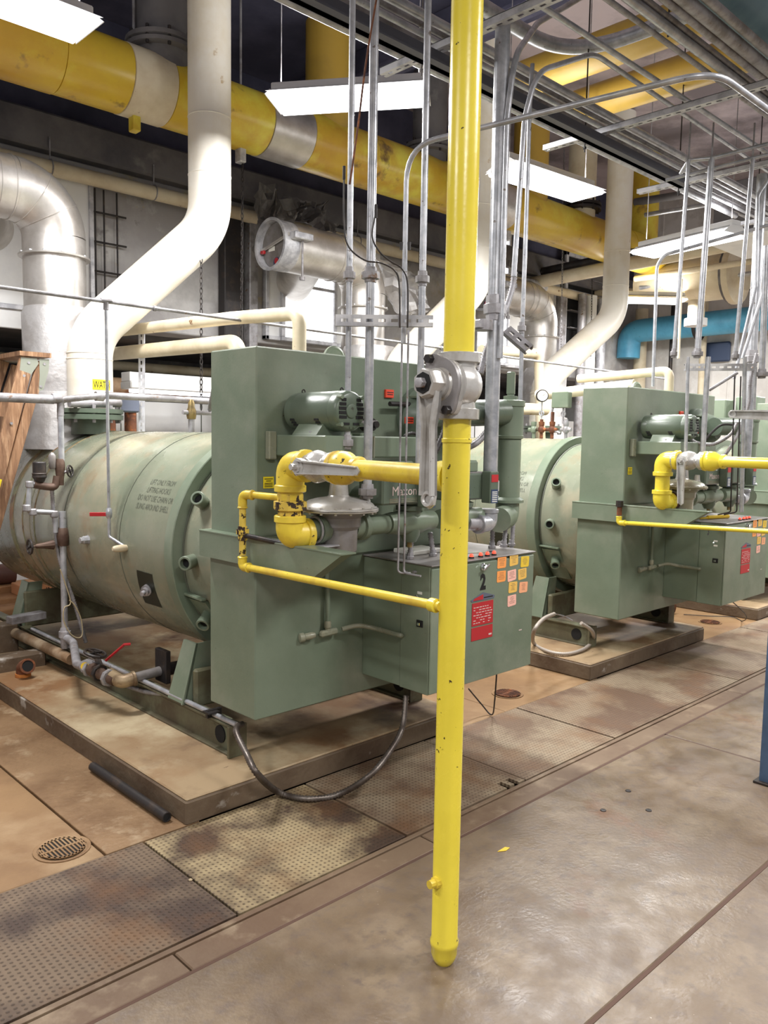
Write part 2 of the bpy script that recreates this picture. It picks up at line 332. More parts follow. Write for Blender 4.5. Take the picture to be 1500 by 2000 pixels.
# rust stained floor beside and between the pads
slab(-4, .62, 2.845, 9.4, RF); slab(.62+g, 1.31, 2.845, 9.4, RF)
MB().box((1.316, 2.845, -.045), (1.72, 9.4, .004), .002).build('tread_strip', RP, fl)
PADX = [(1.655, 3.36), (4.70, 6.41), (7.5, 9.3)]
slab(3.3, 3.78, 2.845, 9.4, RF); slab(3.78+g, 4.8, 2.845, 9.4, RF, -.001); slab(6.3, 6.9, 2.845, 9.4, RF); slab(6.9+g, 7.6, 2.845, 9.4, RF, -.001); slab(9.2, 12.9, 2.845, 9.4, RF)
pads = ['long raised concrete pad under the boiler numbered 2', 'raised concrete pad with chipped corner under the boiler numbered 3', 'far raised concrete pad partly behind the blue column']
for (a, b), lb in zip(PADX, pads):
    t = thing('equipment_pad', lb, 'concrete pad', ((a+b)/2, 4.4, 0))
    MB().box((a, 2.842, 0), (b, 6.75, .102), .007).build('base', PS, t)
    MB().box((a+.006, 2.848, .1), (b-.006, 6.744, .112), .005).build('top_face', PD, t)
mb = MB()
for y in (5.15, 5.62): mb = MB().box((.9, y, 0), (2.0, y+.13, .2 if y < 5.4 else .3), .008); one(mb, 'curb', PS, 'low grey concrete curb crossing behind the near pad' if y < 5.4 else 'taller grey concrete curb farther behind the near pad', 'curb')
# drains
def drain(x, y, r, label):
    t = thing('floor_drain', label, 'drain', (x, y, 0))
    MB().lathe((x, y, -.004), (0, 0, 1), [(0, r), (.008, r), (.009, r*.96), (.006, r*.86), (0, r*.86)], 32).build('rim', RF, t)
    MB().cyl((x, y, -.003), (x, y, .0045), r*.8, 28).build('dark_well', DK, t)
    mb = MB(); n = 11
    for k in range(n+1):
        v = -r*.78+2*r*.78*k/n; h = math.sqrt(max((r*.8)**2-v*v, 0)); mb.box((x+v-r*.032, y-h, .0035), (x+v+r*.032, y+h, .008))
    mb.box((x-r*.8, y-r*.05, .0035), (x+r*.8, y+r*.05, .0085)); mb.lathe((x, y, .002), (0, 0, 1), [(0, r*.8), (.006, r*.8), (.006, r*.72), (0, r*.72)], 28)
    mb.build('grate', RI if x > 2 else RF, t)
drain(1.21, 3.0, .105, 'round slotted floor drain in the rusty floor before the near pad')
drain(4.06, 3.04, .1, 'round rusty drain grate between the two boiler pads')
drain(7.1, 3.1, .1, 'far drain grate past the second boiler pad')
# walls
WY = 7.0; XR = 12.6
struct(MB().box((-4, WY, 2.55), (XR, WY+.35, 3.9), .01), 'wall_back', CW)
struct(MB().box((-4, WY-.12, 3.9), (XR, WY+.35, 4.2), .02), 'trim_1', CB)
struct(MB().box((-4, WY+.1, 4.2), (XR, WY+.4, 5.5)), 'trim_2', CK)  # upper wall takes the dark colour that stands for ceiling shadow
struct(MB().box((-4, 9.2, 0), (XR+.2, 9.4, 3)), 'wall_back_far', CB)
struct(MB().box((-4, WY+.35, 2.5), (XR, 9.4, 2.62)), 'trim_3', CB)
struct(MB().box((-4, WY-.04, 2.44), (3.25, WY-.001, 2.6), .005), 'trim_5', WH)
wl = struct(MB().box((-4, WY+.55, 0), (XR, WY+.7, 1.92), .004), 'wall_back_low', WH)
for k in range(18): MB().box((-3.5+k*.9, WY+.54, 0), (-3.494+k*.9, WY+.552, 1.92)).build('seam', INKG, wl)
wr = struct(MB().box((XR, -4, 0), (XR+.2, 9.4, 5.5)), 'wall_right', WB)
for k in range(9): MB().box((XR-.012, -3+k*1.2, 0), (XR, -2.97+k*1.2, 5.4), .003).build('panel_joint', WB, wr)
MB().box((XR-.03, -4, 3.9), (XR, 9, 4.0), .004).build('rail', CB, wr)
struct(MB().box((-4, -4, 5.5), (XR+.2, 9.4, 5.7)), 'ceiling', CE)
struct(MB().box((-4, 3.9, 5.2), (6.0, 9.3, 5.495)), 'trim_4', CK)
for k, x in enumerate((-1.5, .6, 2.6, 5.3)):
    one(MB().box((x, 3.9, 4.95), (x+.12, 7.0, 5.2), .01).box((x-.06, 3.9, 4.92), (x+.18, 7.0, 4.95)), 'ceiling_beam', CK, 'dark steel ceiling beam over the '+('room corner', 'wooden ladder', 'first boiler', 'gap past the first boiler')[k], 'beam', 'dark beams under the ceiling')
# white access panels the boiler flues pass through
for k, x in enumerate((1.55, 5.02, 8.5)):
    t = thing('wall_panel', ('white flue access panel behind the wooden ladder', 'bright white flue access panel behind the round damper', 'white flue access panel behind the yellow pole')[k], 'panel', (x+.75, WY-.02, 2.6))
    MB().box((x, WY-.05, 2.62), (x+1.6, WY+.01, 3.78), .01).build('panel_sheet', WH, t)
    fr = MB()
    for a, b in (((x-.03, 2.59), (x+1.63, 2.63)), ((x-.03, 3.77), (x+1.63, 3.81)), ((x-.03, 2.59), (x+.01, 3.81)), ((x+1.59, 2.59), (x+1.63, 3.81))): fr.box((a[0], WY-.07, a[1]), (b[0], WY, b[1]), .004)
    fr.build('frame', ZR, t)
    for i in range(8): screw(t, (x-.01+i*.235, WY-.07, 3.79), (0, -1, 0), .008, .006, ZN, 'screw')
# dark columns / door frame gaps on the back wall
for k, (px, wd) in enumerate(((452, .2), (492, .1), (1070, .22), (1098, .14))):
    a = P(px, 560, 'y', WY-.1); one(MB().box((a.x-wd/2, WY-.14, 0), (a.x+wd/2, WY-.02, 3.75), .01), 'steel_column', (BK, ZD, AL, ZD)[k], ('black steel post on the wall left of the damper', 'grey steel post edging the damper panel', 'shiny foil covered post on the wall past the yellow pole', 'riveted grey post beside the dark louver')[k], 'post')
a = P(1102, 490, 'y', WY-.05); b = P(1172, 700, 'y', WY-.05)
t = thing('louver', 'dark framed louver on the wall between foil post and tall white stack', 'louver', (a.x, WY-.05, b.z))
MB().box((a.x, WY-.06, b.z), (b.x, WY-.02, a.z)).build('dark_back', DK, t)
fr = MB()
for q in ((a.x, b.z, a.x+.06, a.z), (b.x-.06, b.z, b.x, a.z), (a.x, a.z-.06, b.x, a.z), (a.x, b.z, b.x, b.z+.06), (a.x, b.z+.9, b.x, b.z+.93)): fr.box((q[0], WY-.1, q[1]), (q[2], WY-.05, q[3]), .004)
fr.build('frame', ZR, t)
for k in range(5):
    z = b.z+.12+k*.25; MB().obox((a.x+.08, WY-.1, z), (b.x-.08, WY-.1, z), .1, .012).build('slat', ZD, t)
# reinforcing rods / cable ladder on the wall by the silver duct
a = P(186, 372, 'y', WY-.06); b = P(199, 560, 'y', WY-.06); mb = MB()
t = thing('rod_ladder', 'black rod ladder on the concrete wall beside the silver duct', 'rods', (a.x, WY-.06, 2.7))
for x in (a.x, a.x+.08, a.x+.2): MB().cyl((x, WY-.05, 2.6), (x, WY-.05, 3.7), .008, 8).build('rod', BK, t)
for z in (2.75, 3.0, 3.25, 3.5): MB().cyl((a.x-.05, WY-.06, z), (a.x+.28, WY-.06, z), .009, 8).build('rung', BK, t)
def crumple(pts, yv, amp, seed):
    rnd = random.Random(seed); bm = bmesh.new(); vs = [bm.verts.new(P(x, y, 'y', yv)) for x, y in pts]; bm.faces.new(vs)
    bmesh.ops.triangulate(bm, faces=bm.faces[:])
    for k in range(3):
        bmesh.ops.subdivide_edges(bm, edges=bm.edges[:], cuts=1)
        for v in bm.verts: v.co += Vector((rnd.uniform(-.3, .3), rnd.uniform(-1, 1), rnd.uniform(-.3, .3)))*amp/(k+1)
        bmesh.ops.triangulate(bm, faces=bm.faces[:])
    bm.verts.index_update(); bm.verts.ensure_lookup_table(); n = len(bm.verts); mb = MB(); mb.v = [v.co.copy() for v in bm.verts]+[v.co+Vector((0, .008, 0)) for v in bm.verts]
    mb.f = [tuple(v.index for v in f.verts) for f in bm.faces]+[tuple(v.index+n for v in reversed(f.verts)) for f in bm.faces]
    mb.f += [(e.verts[0].index, e.verts[1].index, e.verts[1].index+n, e.verts[0].index+n) for e in bm.edges if e.is_boundary]; bm.free(); return mb
# ragged foil and torn insulation over the damper
FOD = mat('dirty_foil', S(128, 124, 120), .6, .3, ((S(96, 92, 90), 4, .45, .6),))
mb = crumple([(512, 358), (540, 362), (548, 385), (600, 392), (606, 404), (570, 420), (556, 450), (562, 480), (552, 500), (530, 478), (512, 480), (494, 500), (508, 440)], 6.45, .09, 3)
one(mb, 'torn_foil', FOD, 'torn crumpled foil wrap hanging above the round damper', 'foil', sharp=15)
mb = crumple([(556, 384), (600, 392), (640, 398), (618, 425), (662, 440), (652, 456), (606, 440), (572, 430)], 6.6, .08, 5)
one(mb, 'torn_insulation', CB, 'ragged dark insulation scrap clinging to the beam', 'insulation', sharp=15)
# glowing panels added to stand for very bright white wall areas
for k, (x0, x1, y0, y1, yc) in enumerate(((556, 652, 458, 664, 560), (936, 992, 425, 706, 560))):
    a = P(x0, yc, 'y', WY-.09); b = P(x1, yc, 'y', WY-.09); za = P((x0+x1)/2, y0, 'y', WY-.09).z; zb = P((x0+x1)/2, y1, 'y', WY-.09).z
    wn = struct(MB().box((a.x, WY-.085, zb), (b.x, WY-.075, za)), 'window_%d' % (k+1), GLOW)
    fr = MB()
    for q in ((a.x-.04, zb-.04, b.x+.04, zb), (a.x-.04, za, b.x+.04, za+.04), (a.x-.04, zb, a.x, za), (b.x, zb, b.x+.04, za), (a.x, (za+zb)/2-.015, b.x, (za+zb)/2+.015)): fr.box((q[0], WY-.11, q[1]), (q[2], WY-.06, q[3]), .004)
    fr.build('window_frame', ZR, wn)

# ================================================================== boiler
def cylp(Yv, a, r=.615, cx=2.66, cz=1.0): return Vector((cx+math.cos(a)*r, Yv, cz+math.sin(a)*r))
def SH(px, py, r=.615, dx=0):
    d = (RT*(px-750)+UP*(1000-py)+FW*FPX)/FPX; ox, oz = -2.66-dx, .6
    A = d.x**2+d.z**2; B = 2*(ox*d.x+oz*d.z); Cc = ox*ox+oz*oz-r*r; q = B*B-4*A*Cc; t = (-B-math.sqrt(max(q, 0)))/(2*A)
    p = CAM+d*t; return p, Vector((p.x-2.66-dx, 0, p.z-1)).normalized()
def boiler(label):
    t = thing('boiler', label, 'boiler', (2.66, 4.5, .112))
    n = 72
    MB().lathe((2.66, 3.66, 1), (0, 1, 0), [(0, .57), (.002, .612), (.01, .615), (2.86, .615), (2.87, .61), (2.9, .56)], n).build('shell', GS, t)
    for y, wd, m_ in ((4.95, .01, INKG), (5.42, .012, GR), (5.5, .1, GS), (5.62, .012, GR), (5.8, .06, GR), (4.2, .004, INKG)):
        MB().lathe((2.66, y, 1), (0, 1, 0), [(0, .6145), (.001, .6175), (wd, .6175), (wd+.001, .6145)], n).build('band', m_, t)
    MB().lathe((2.66, 3.6, 1), (0, 1, 0), [(0, .577), (0, .632), (.004, .636), (.075, .636), (.08, .6)], n).build('flange_ring', G, t)
    MB().lathe((2.66, 3.19, 1), (0, 1, 0), [(0, .574), (.4, .574), (.42, .57)], n).build('front_drum', GS, t)
    MB().lathe((2.66, 3.585, 1), (0, 1, 0), [(0, .578), (.008, .58), (.014, .577)], n).build('gasket', INKG, t)
    for a, yy in ((153, 3.5), (182, 3.5), (212, 3.5)):
        a = R(a); p = cylp(yy, a, .57); d = Vector((math.cos(a)*.9, -.5, math.sin(a)*.9)).normalized()
        o = MB().lathe(p-d*.02, d, [(0, .034), (.075, .034), (.08, .036), (.105, .036), (.108, .033), (.108, .025), (.06, .024)], 20).build('nozzle', G, t)
        MB().cyl(p+d*.03, p+d*.062, .024, 16).build('bore', DK, o)
    # plate and clip round the lowest nozzle
    mb = MB(); aa = [R(202), R(232)]
    poly = [cylp(3.585, aa[0], .577), cylp(3.43, aa[0], .577), cylp(3.43, aa[1], .577), cylp(3.585, aa[1], .577)]
    mb.prism(poly, (-.8, 0, -.5), .016).build('nozzle_plate', G, t)
    MB().obox(cylp(3.6, R(200), .59), cylp(3.42, R(200), .6), .03, .014, .003).build('clip', G, t)
    # burner housing
    MB().box((2.0, 2.85, .36), (3.36, 3.21, 1.06), .006).build('lower_housing', G, t)
    h = MB().box((2.005, 2.853, 1.06), (3.355, 3.207, 1.975), .006).build('upper_housing', G, t)
    for x in (2.72,):
        MB().torus((x, 3.19, 1.99), (0, 1, 0), .058, .014, 18, 6, 0, math.pi, up=(0, 0, 1)).build('lifting_eye', G, t)
        mb = MB(); N = 18; o_, i_ = [], []
        for k in range(N+1): a = math.pi*k/N; o_.append((x+.085*math.cos(a), 3.18, 1.965+.085*math.sin(a)))
        for k in range(N, -1, -1): a = math.pi*k/N; i_.append((x+.048*math.cos(a), 3.18, 1.965+.048*math.sin(a)))
        mb.prism(o_+i_, (0, 1, 0), .018).build('lifting_lug', G, t)
    # shelf arm that carries the gas train
    b = MB(); b.prism([(1.958, 3.23, 1.05), (1.958, 2.42, 1.05), (1.958, 2.24, 1.165), (1.958, 3.23, 1.165)], (1, 0, 0), .055); b.build('shelf_arm', G, t)
    MB().box((1.955, 2.24, 1.163), (2.03, 3.23, 1.17), .001).build('arm_top', G, t)
    MB().box((2.0, 2.835, 1.05), (3.36, 2.853, 1.165), .003).build('front_rail', G, t)
    # motor shelf and its end angle
    s = MB().box((2.09, 2.5, 1.515), (2.62, 2.86, 1.605), .005).build('motor_shelf', G, t)
    MB().box((2.35, 2.492, 1.515), (2.355, 2.5, 1.605)).build('shelf_seam', GS, s)
    MB().box((2.05, 2.82, 1.5), (2.09, 2.852, 1.62), .004).build('shelf_bracket', GS, t)
    MB().box((2.04, 2.8485, 1.375), (2.095, 2.85, 1.425)).build('warning_sticker', STK['lemon'], t)
    mb = MB()
    for k, (w_, z_) in enumerate(((.044, 1.414), (.026, 1.405), (.042, 1.395), (.042, 1.388), (.042, 1.381))): mb.box((2.067-w_/2, 2.8478, z_), (2.067+w_/2, 2.8484, z_+.003))
    mb.build('print', INK, t)
    # skid
    for x, s_ in ((2.07, 1), (3.27, -1)):
        r = MB().box((x-.035, 3.09, .112), (x+.035, 6.5, .122), .002).box((x-.035, 3.09, .25), (x+.035, 6.5, .262), .002).box((x-.006, 3.09, .122), (x+.006, 6.5, .25)).build('skid_rail', SK, t)
        MB().box((x-.05, 3.085, .112), (x+.05, 3.1, .262), .002).build('end_plate', SK, r)
        MB().cyl((x-.012, 3.22, .185), (x+.012, 3.22, .185), .042, 20).build('dark_hole', DK, r)
    for y in (3.5, 5.7):
        for x, s_ in ((2.07, 1), (3.25, -1)):
            mb = MB(); mb.prism([(x-.05, y, .262), (x+.1, y, .262), (x+.08+.05*s_, y, .56), (x+.03*s_, y, .56)], (0, 1, 0), .012)
            mb.prism([(x-.04, y, .262), (x-.04, y+.16, .262), (x+.03*s_, y+.12, .56), (x+.03*s_, y, .56)], (1, 0, 0), .012)
            mb.build('saddle', G, t)
    MB().box((2.07, 5.68, .25), (3.25, 5.72, .5), .01).build('cross_member', SK, t)
    MB().box((2.07, 3.45, .25), (3.25, 3.49, .44), .01).build('cross_member', SK, t)
    # sight opening with a bolt stub in the shell side
    p, nn = SH(290, 1150); q = [SH(*k, .6165)[0] for k in ((267, 1113), (297, 1122), (317, 1187), (284, 1177))]; q = [(v.y, math.atan2(v.z-1, v.x-2.66) % (2*math.pi)) for v in q]; mb = MB(); Ng = 8; vs = []
    for i in range(Ng+1):
        for j in range(Ng+1):
            u, v = i/Ng, j/Ng; yy = (q[0][0]*(1-u)+q[1][0]*u)*(1-v)+(q[3][0]*(1-u)+q[2][0]*u)*v; aa_ = (q[0][1]*(1-u)+q[1][1]*u)*(1-v)+(q[3][1]*(1-u)+q[2][1]*u)*v; vs.append(cylp(yy, aa_, .6175))
    mb.add(vs, [(i*(Ng+1)+j, i*(Ng+1)+j+1, (i+1)*(Ng+1)+j+1, (i+1)*(Ng+1)+j) for i in range(Ng) for j in range(Ng)]).build('sight_opening', DKG, t)
    MB().lathe(p, (nn*.8+Vector((0, -.5, .1))), [(0, .03), (.03, .03), (.032, .022), (.05, .022), (.05, .012), (.075, .012)], 16).build('bolt_stub', ZD, t)
    p, nn = SH(172, 1054); MB().lathe(p, nn, [(-.01, .028), (.004, .028), (.004, .024), (.03, .024), (.035, .018), (.05, .018)], 8).build('plug', ZN, t)
    # stencil on the shell
    a0 = SH(306, 968)[0]; y0 = a0.y; ang0 = math.atan2(a0.z-1, a0.x-2.66)
    rows = ['LIFT ONLY FROM', 'LIFTING HOOKS', 'DO NOT USE CHAIN OR', 'SLING AROUND SHELL']; sm = MB()
    for i, rw in enumerate(rows):
        f = lambda u, v, i=i: cylp(y0-u*.72, ang0+(i*.078-.1)-v/.615, .6172)
        tm = textmb(rw, .046, (0, 0, 0), (1, 0, 0), (0, 0, 1), fn=f, align='CENTER', bold=-.0004); sm.add(tm.v, tm.f)
    sm.build('stencil', INKG, t)
    return t
b1 = boiler('nearest green boiler with lifting text stencilled on its round shell')
copy_tree(b1, None, (3.05, 0, 0), 'second green boiler standing behind the cabinet numbered 2')
copy_tree(b1, None, (5.75, 0, 0), 'farthest green boiler whose housing edge shows behind the numbered 3 burner')

# ================================================================== control cabinet
def cabinet(num, label):
    t = thing('control_cabinet', label, 'cabinet', (3.0, 2.62, .45))
    MB().box((2.63, 2.59, .45), (3.39, 2.85, 1.03), .003).build('rear_body', G, t)
    MB().box((2.625, 2.41, .448), (3.395, 2.588, 1.034), .003).build('front_body', G, t)
    d = MB().box((2.628, 2.4, .452), (3.392, 2.41, 1.022), .003).build('door', G, t)
    MB().box((2.62, 2.395, 1.034), (3.4, 2.85, 1.04), .002).build('lid', GV, t)
    F = 2.3995
    k = P(943, 1107, 'y', F); kn = MB().lathe(k, (0, -1, 0), [(0, .018), (.006, .018), (.01, .012), (.02, .012)], 18); kn.obox(k+Vector((-.022, -.022, -.012)), k+Vector((.022, -.022, .012)), .012, .012, .003); kn.build('key_handle', CH, d)
    c = P(943, 1150, 'y', F); textmb(num, .1, c+Vector((0, -.0004, 0)), (1, 0, 0), (0, 0, 1), align='CENTER', sx=.78, bold=.005).build('numeral', INK, d)
    a = P(922, 1176, 'y', F); b = P(962, 1170, 'y', F); z1, z2, z3 = 0.832, .718, .652
    x0, x1 = a.x, b.x+.004
    pl = MB().box((x0, F-.002, z2+.004), (x1, F, z1), 0).build('rating_plate', STK['red'], d)
    pr = MB()
    for r_ in range(7):
        x = x0+.01
        while x < x1-.02:
            w_ = random.uniform(.01, .022); 
            if random.random() < .75: pr.box((x, F-.003, z1-.024-r_*.0125), (x+w_, F-.002, z1-.0205-r_*.0125))
            x += w_+.006
    pr.build('print', INKW, pl)
    MB().box((x0, F-.002, z3), (x1, F, z2-.004)).build('lower_plate', STK['red'], d)
    MB().box((x1-.03, F-.003, z3+.012), (x1-.008, F-.002, z3+.02)).build('lower_print', INKW, d)
    xm = (x0+x1)/2; lg = MB().prism([(x0-.006, F, z1+.008), (x1+.006, F, z1+.008), (x1+.01, F, z1+.022), (xm, F, z1+.046), (x0-.01, F, z1+.016)], (0, -1, 0), .002).build('logo_plate', STK['slate'], d)
    MB().prism([(x0+.004, F-.002, z1+.012), (xm, F-.002, z1+.012), (xm, F-.002, z1+.036), (x0+.014, F-.002, z1+.022)], (0, -1, 0), .001).build('logo_red', STK['red'], lg)
    MB().box((xm+.006, F-.003, z1+.017), (x1-.006, F-.002, z1+.022)).build('logo_letters', INK, lg)
    # inspection tags: centre pixel, colour, tilt
    for cx, cy, col, tl in ((980, 1099, 'orange', 2), (1003.5, 1094, 'amber', -2), (1025, 1097, 'yellow', 3), (979, 1126, 'orange', 1), (999.5, 1124, 'pink', -4), (1020, 1121, 'amber', -3), (1001.5, 1147, 'amber', 2), (1022, 1147, 'peach', 3), (999.5, 1173, 'pink', -2)):
        c = P(cx, cy, 'y', F); M_ = Matrix.Translation(c) @ Matrix.Rotation(R(tl), 4, 'Y'); w_, h_ = .034, .0275
        poly = [(-w_, -h_+.005), (-w_+.005, -h_), (w_-.006, -h_+.002), (w_, -h_+.008), (w_, h_-.003), (w_-.003, h_), (-w_+.003, h_), (-w_, h_-.003)]
        tg = MB().prism([M_ @ Vector((x, 0, z)) for x, z in poly], (0, -1, 0), .0012).build('inspection_tag', STK[col], d)
        pr = MB()
        for r_ in range(5): u = random.uniform(.3, .75)*w_; pr.box((-u, -.0018, h_-.010-r_*.0075), (u, -.0013, h_-.0085-r_*.0075), 0, M_)
        pr.build('print', INKG, tg)
    c = P(1016, 1230, 'y', F); textmb('APCO', .012, c, (1, 0, .2), (0, 0, 1), align='CENTER').build('faded_print', INKW, d) if False else MB().box((c.x-.012, F-.0008, c.z-.003), (c.x+.012, F, c.z+.002)).build('paint_scuff', INKW, d)
    # lamps along the front of the lid
    for px in (921, 939, 952, 965):
        c = P(px, 1081, 'y', 2.435)
        l = MB().lathe((c.x, 2.435, 1.04), (0, 0, 1), [(0, .013), (.006, .013), (.008, .01)], 14).build('lamp_base', BK, t)
        MB().lathe((c.x, 2.435, 1.047), (0, 0, 1), [(0, .01), (.009, .0095), (.015, .005)], 14).build('lamp_lens', LENS, l)
    # left side: toggle, tags, lock, seam
    XL = 2.6245
    for px, py, wy, wz, m_ in ((820, 1158, .014, .006, 'white'), (820, 1172, .014, .006, 'white')):
        c = P(px, py, 'x', XL); MB().box((XL-.002, c.y-wy, c.z-wz), (XL, c.y+wy, c.z+wz)).build('side_label', STK[m_], t)
    c = P(818, 1165, 'x', XL); MB().cyl(c, c+Vector((-.02, 0, .008)), .004, 8).build('toggle', CH, t)
    c = P(820, 1218, 'x', XL); o = MB().box((XL-.003, c.y-.02, c.z-.016), (XL, c.y+.02, c.z+.016), .002).build('lock_plate', INK, t)
    MB().box((XL-.012, c.y-.008, c.z-.008), (XL-.003, c.y+.008, c.z+.006), .002).build('lock_tab', CH, o)
    for (px, py) in ((812, 1117), (795, 1117)):
        c = P(px, py, 'x', XL); MB().cyl(c, c+Vector((-.016, 0, 0)), .007, 8).build('tube_fitting', ZD, t)
    return t
c1 = cabinet('2', 'green control cabinet numbered 2 with nine coloured inspection tags')
c2 = copy_tree(c1, None, (3.05, 0, 0), 'green control cabinet numbered 3 on the second boiler')
d2 = [o for o in c2.children if o.name.startswith('door')][0]
for o in list(d2.children):
    if o.name.startswith('numeral'): bpy.data.objects.remove(o)
c = P(1383, 1039, 'y', 2.3995); mb = textmb('3', .085, (0, 0, 0), (1, 0, 0), (0, 0, 1), align='CENTER', sx=.7, bold=.003); mb.v = [v+Vector((c.x, 2.3985, c.z-.02)) for v in mb.v]; mb.build('numeral', INK, d2)
# tools and parts left on the lid
mb = MB(); a = P(925, 1079, 'z', 1.045); a = Vector((3.0, 2.56, 1.0405)); mb.obox(a, a+Vector((.17, -.05, 0)), .018, .006, .002); mb.lathe(a+Vector((-.01, 0, -.004)), (0, 0, 1), [(0, .022), (.009, .022), (.009, .012), (0, .012)], 12); mb.obox(a+Vector((.17, -.05, 0)), a+Vector((.2, -.045, 0)), .026, .008, .002)
one(mb, 'wrench', CH, 'chrome wrench lying on top of the numbered 2 cabinet', 'wrench')
mb = MB(); a = Vector((3.06, 2.62, 1.043)); mb.cyl(a, a+Vector((.1, .03, 0)), .006, 8); mb.cyl(a, a+Vector((-.05, -.015, 0)), .012, 8)
one(mb, 'screwdriver', RD, 'red handled screwdriver behind the wrench on the numbered 2 cabinet', 'tool')

# ================================================================== burner: motor, blower, gas train
def motor(label):
    t = thing('blower_motor', label, 'motor', (2.2, 2.65, 1.605)); x, z, r = 2.2, 1.705, .083
    MB().lathe((x, 2.82, z), (0, -1, 0), [(0, r*.8), (.008, r*.97), (.045, r), (.05, r*.985), (.055, r), (.29, r), (.295, r*.97)], 36).build('casing', G2, t)
    e = MB().lathe((x, 2.525, z), (0, -1, 0), [(0, r*1.01), (.03, r*1.01), (.045, r*.97), (.052, r*.9), (.055, r*.84), (.055, .03), (.06, .028), (.062, .02)], 36).build('end_bell', G2, t)
    y = 2.4685
    mb = MB()
    for s_ in (-1, 1):
        for k in range(5):
            zz = z+.045-k*.0175; w0 = .03 if k < 3 else .026; hw = math.sqrt(max((r*.83)**2-(zz-z)**2, 0)); mb.box((x+s_*w0*.95, y-.001, zz-.0062), (x+s_*min(hw, .066), y+.001, zz+.0062))
    for s_ in (-1, 1):
        for k in range(2): zz = z-.052-k*.016; hw = math.sqrt(max((r*.83)**2-(zz-z)**2, 0)); mb.box((x+s_*.01, y-.001, zz-.005), (x+s_*hw*.9, y+.001, zz+.005))
    mb.build('vent_slots', DK, e)
    for a in (45, 135, 225, 315): a = R(a); MB().cyl((x+r*.93*math.cos(a), 2.49, z+r*.93*math.sin(a)), (x+r*.93*math.cos(a), 2.462, z+r*.93*math.sin(a)), .0085, 8).build('bolt', G, e)
    mb = MB()
    for yy in (2.76, 2.6):
        for k in range(3):
            a = R(205+k*9); p = Vector((x+math.cos(a)*r, yy, z+math.sin(a)*r)); mb.obox(p+Vector((0, -.014-k*.003, 0)), p+Vector((0, .014-k*.003, 0)), .007, .009, .001)
    mb.build('side_slots', DK, t)
    MB().prism([(x-.1, 2.57, 1.606), (x+.1, 2.57, 1.606), (x+.06, 2.57, 1.655), (x-.06, 2.57, 1.655)], (0, 1, 0), .16).build('foot', G, t)
    for s_ in (-1, 1): screw(t, (x+s_*.085, 2.62, 1.61), (0, 0, 1), .009, .012, ZN)
    MB().box((x+.08, 2.56, 1.66), (x+.13, 2.68, 1.76), .006).build('junction_box', G, t)
    for y_ in (2.78, 2.53): MB().torus((x, y_, z+r+.004), (0, 1, 0), .008, .003, 10, 5).build('eye', BK, t)
    return t
m1 = motor('green blower motor with slotted end above the gas train of the first burner')
copy_tree(m1, None, (3.05, 0, 0), 'green blower motor on the second burner housing')
def regulator(label, cast):
    x, y = 2.19, 2.53
    t = thing('gas_pressure_regulator', label, 'regulator', (x, y, 1.12))
    MB().lathe((x, y, 1.12), (0, 0, 1), [(0, .068), (.012, .078), (.1, .08), (.115, .092), (.15, .094), (.165, .11), (.175, .14)], 36).build('body', cast, t)
    d = MB().lathe((x, y, 1.295), (0, 0, 1), [(0, .12), (.0, .156), (.003, .165), (.007, .166), (.008, .162), (.011, .166), (.015, .165), (.019, .152), (.032, .143), (.044, .125), (.053, .095), (.059, .06), (.062, .045)], 48).build('diaphragm_case', AV, t)
    for k in range(16): a = 2*math.pi*k/16; MB().cyl((x+.152*math.cos(a), y+.152*math.sin(a), 1.289), (x+.152*math.cos(a), y+.152*math.sin(a), 1.318), .006, 6).build('bolt', AV, d)
    MB().lathe((x, y, 1.352), (0, 0, 1), [(0, .05), (.01, .042), (.1, .033), (.19, .03)], 24).build('spring_tower', AV, t)
    MB().lathe((x+.09, y-.06, 1.335), (0, 0, 1), [(0, .026), (.02, .02), (.05, .018)], 14).build('vent_boss', AV, t)
    MB().lathe((2.02, y, 1.225), (1, 0, 0), [(0, .04), (.05, .042), (.055, .056), (.075, .056), (.08, .05), (.1, .05)], 24).build('inlet', G, t)
    MB().lathe((2.26, y, 1.225), (1, 0, 0), [(0, .05), (.04, .05), (.045, .06), (.07, .06), (.075, .044), (.2, .042)], 24).build('outlet', G, t)
    MB().torus((2.065, y, 1.225), (1, 0, 0), .052, .005, 20, 6).build('hanger_ring', ZD, t)
    MB().box((2.0, 2.46, 1.158), (2.14, 2.6, 1.165), .002).build('hanger_foot', ZD, t)
    return t
rg = regulator('grey flying-saucer shaped gas regulator on the first gas train', GV)
copy_tree(rg, None, (3.05, 0, 0), 'green gas regulator with domed case on the second gas train')
for o in bpy.data.objects:
    if o.name.startswith('body') and o.parent and o.parent.name == 'gas_pressure_regulator.001': o.data = o.data.copy(); o.data.materials[0] = GS
    if o.name.startswith('diaphragm_case') and o.parent and o.parent.name == 'gas_pressure_regulator.001': o.data = o.data.copy(); o.data.materials[0] = GS
def collar(mb, p, d, r, w_=.018): mb.lathe(Vector(p)-Vector(d).normalized()*w_/2, d, [(0, r-.004), (.003, r), (w_-.003, r), (w_, r-.004)], 24)
def elbow(p0, c, p1, r, m_, parent, name='elbow'):
    mb = MB(); p0, c, p1 = map(Vector, (p0, c, p1)); mb.tube(bend([p0, c, p1], min((p0-c).length, (p1-c).length)*.92, 10), r, 20)
    collar(mb, p0, c-p0, r*1.13, r*.5); collar(mb, p1, p1-c, r*1.13, r*.5); return mb.build(name, m_, parent)
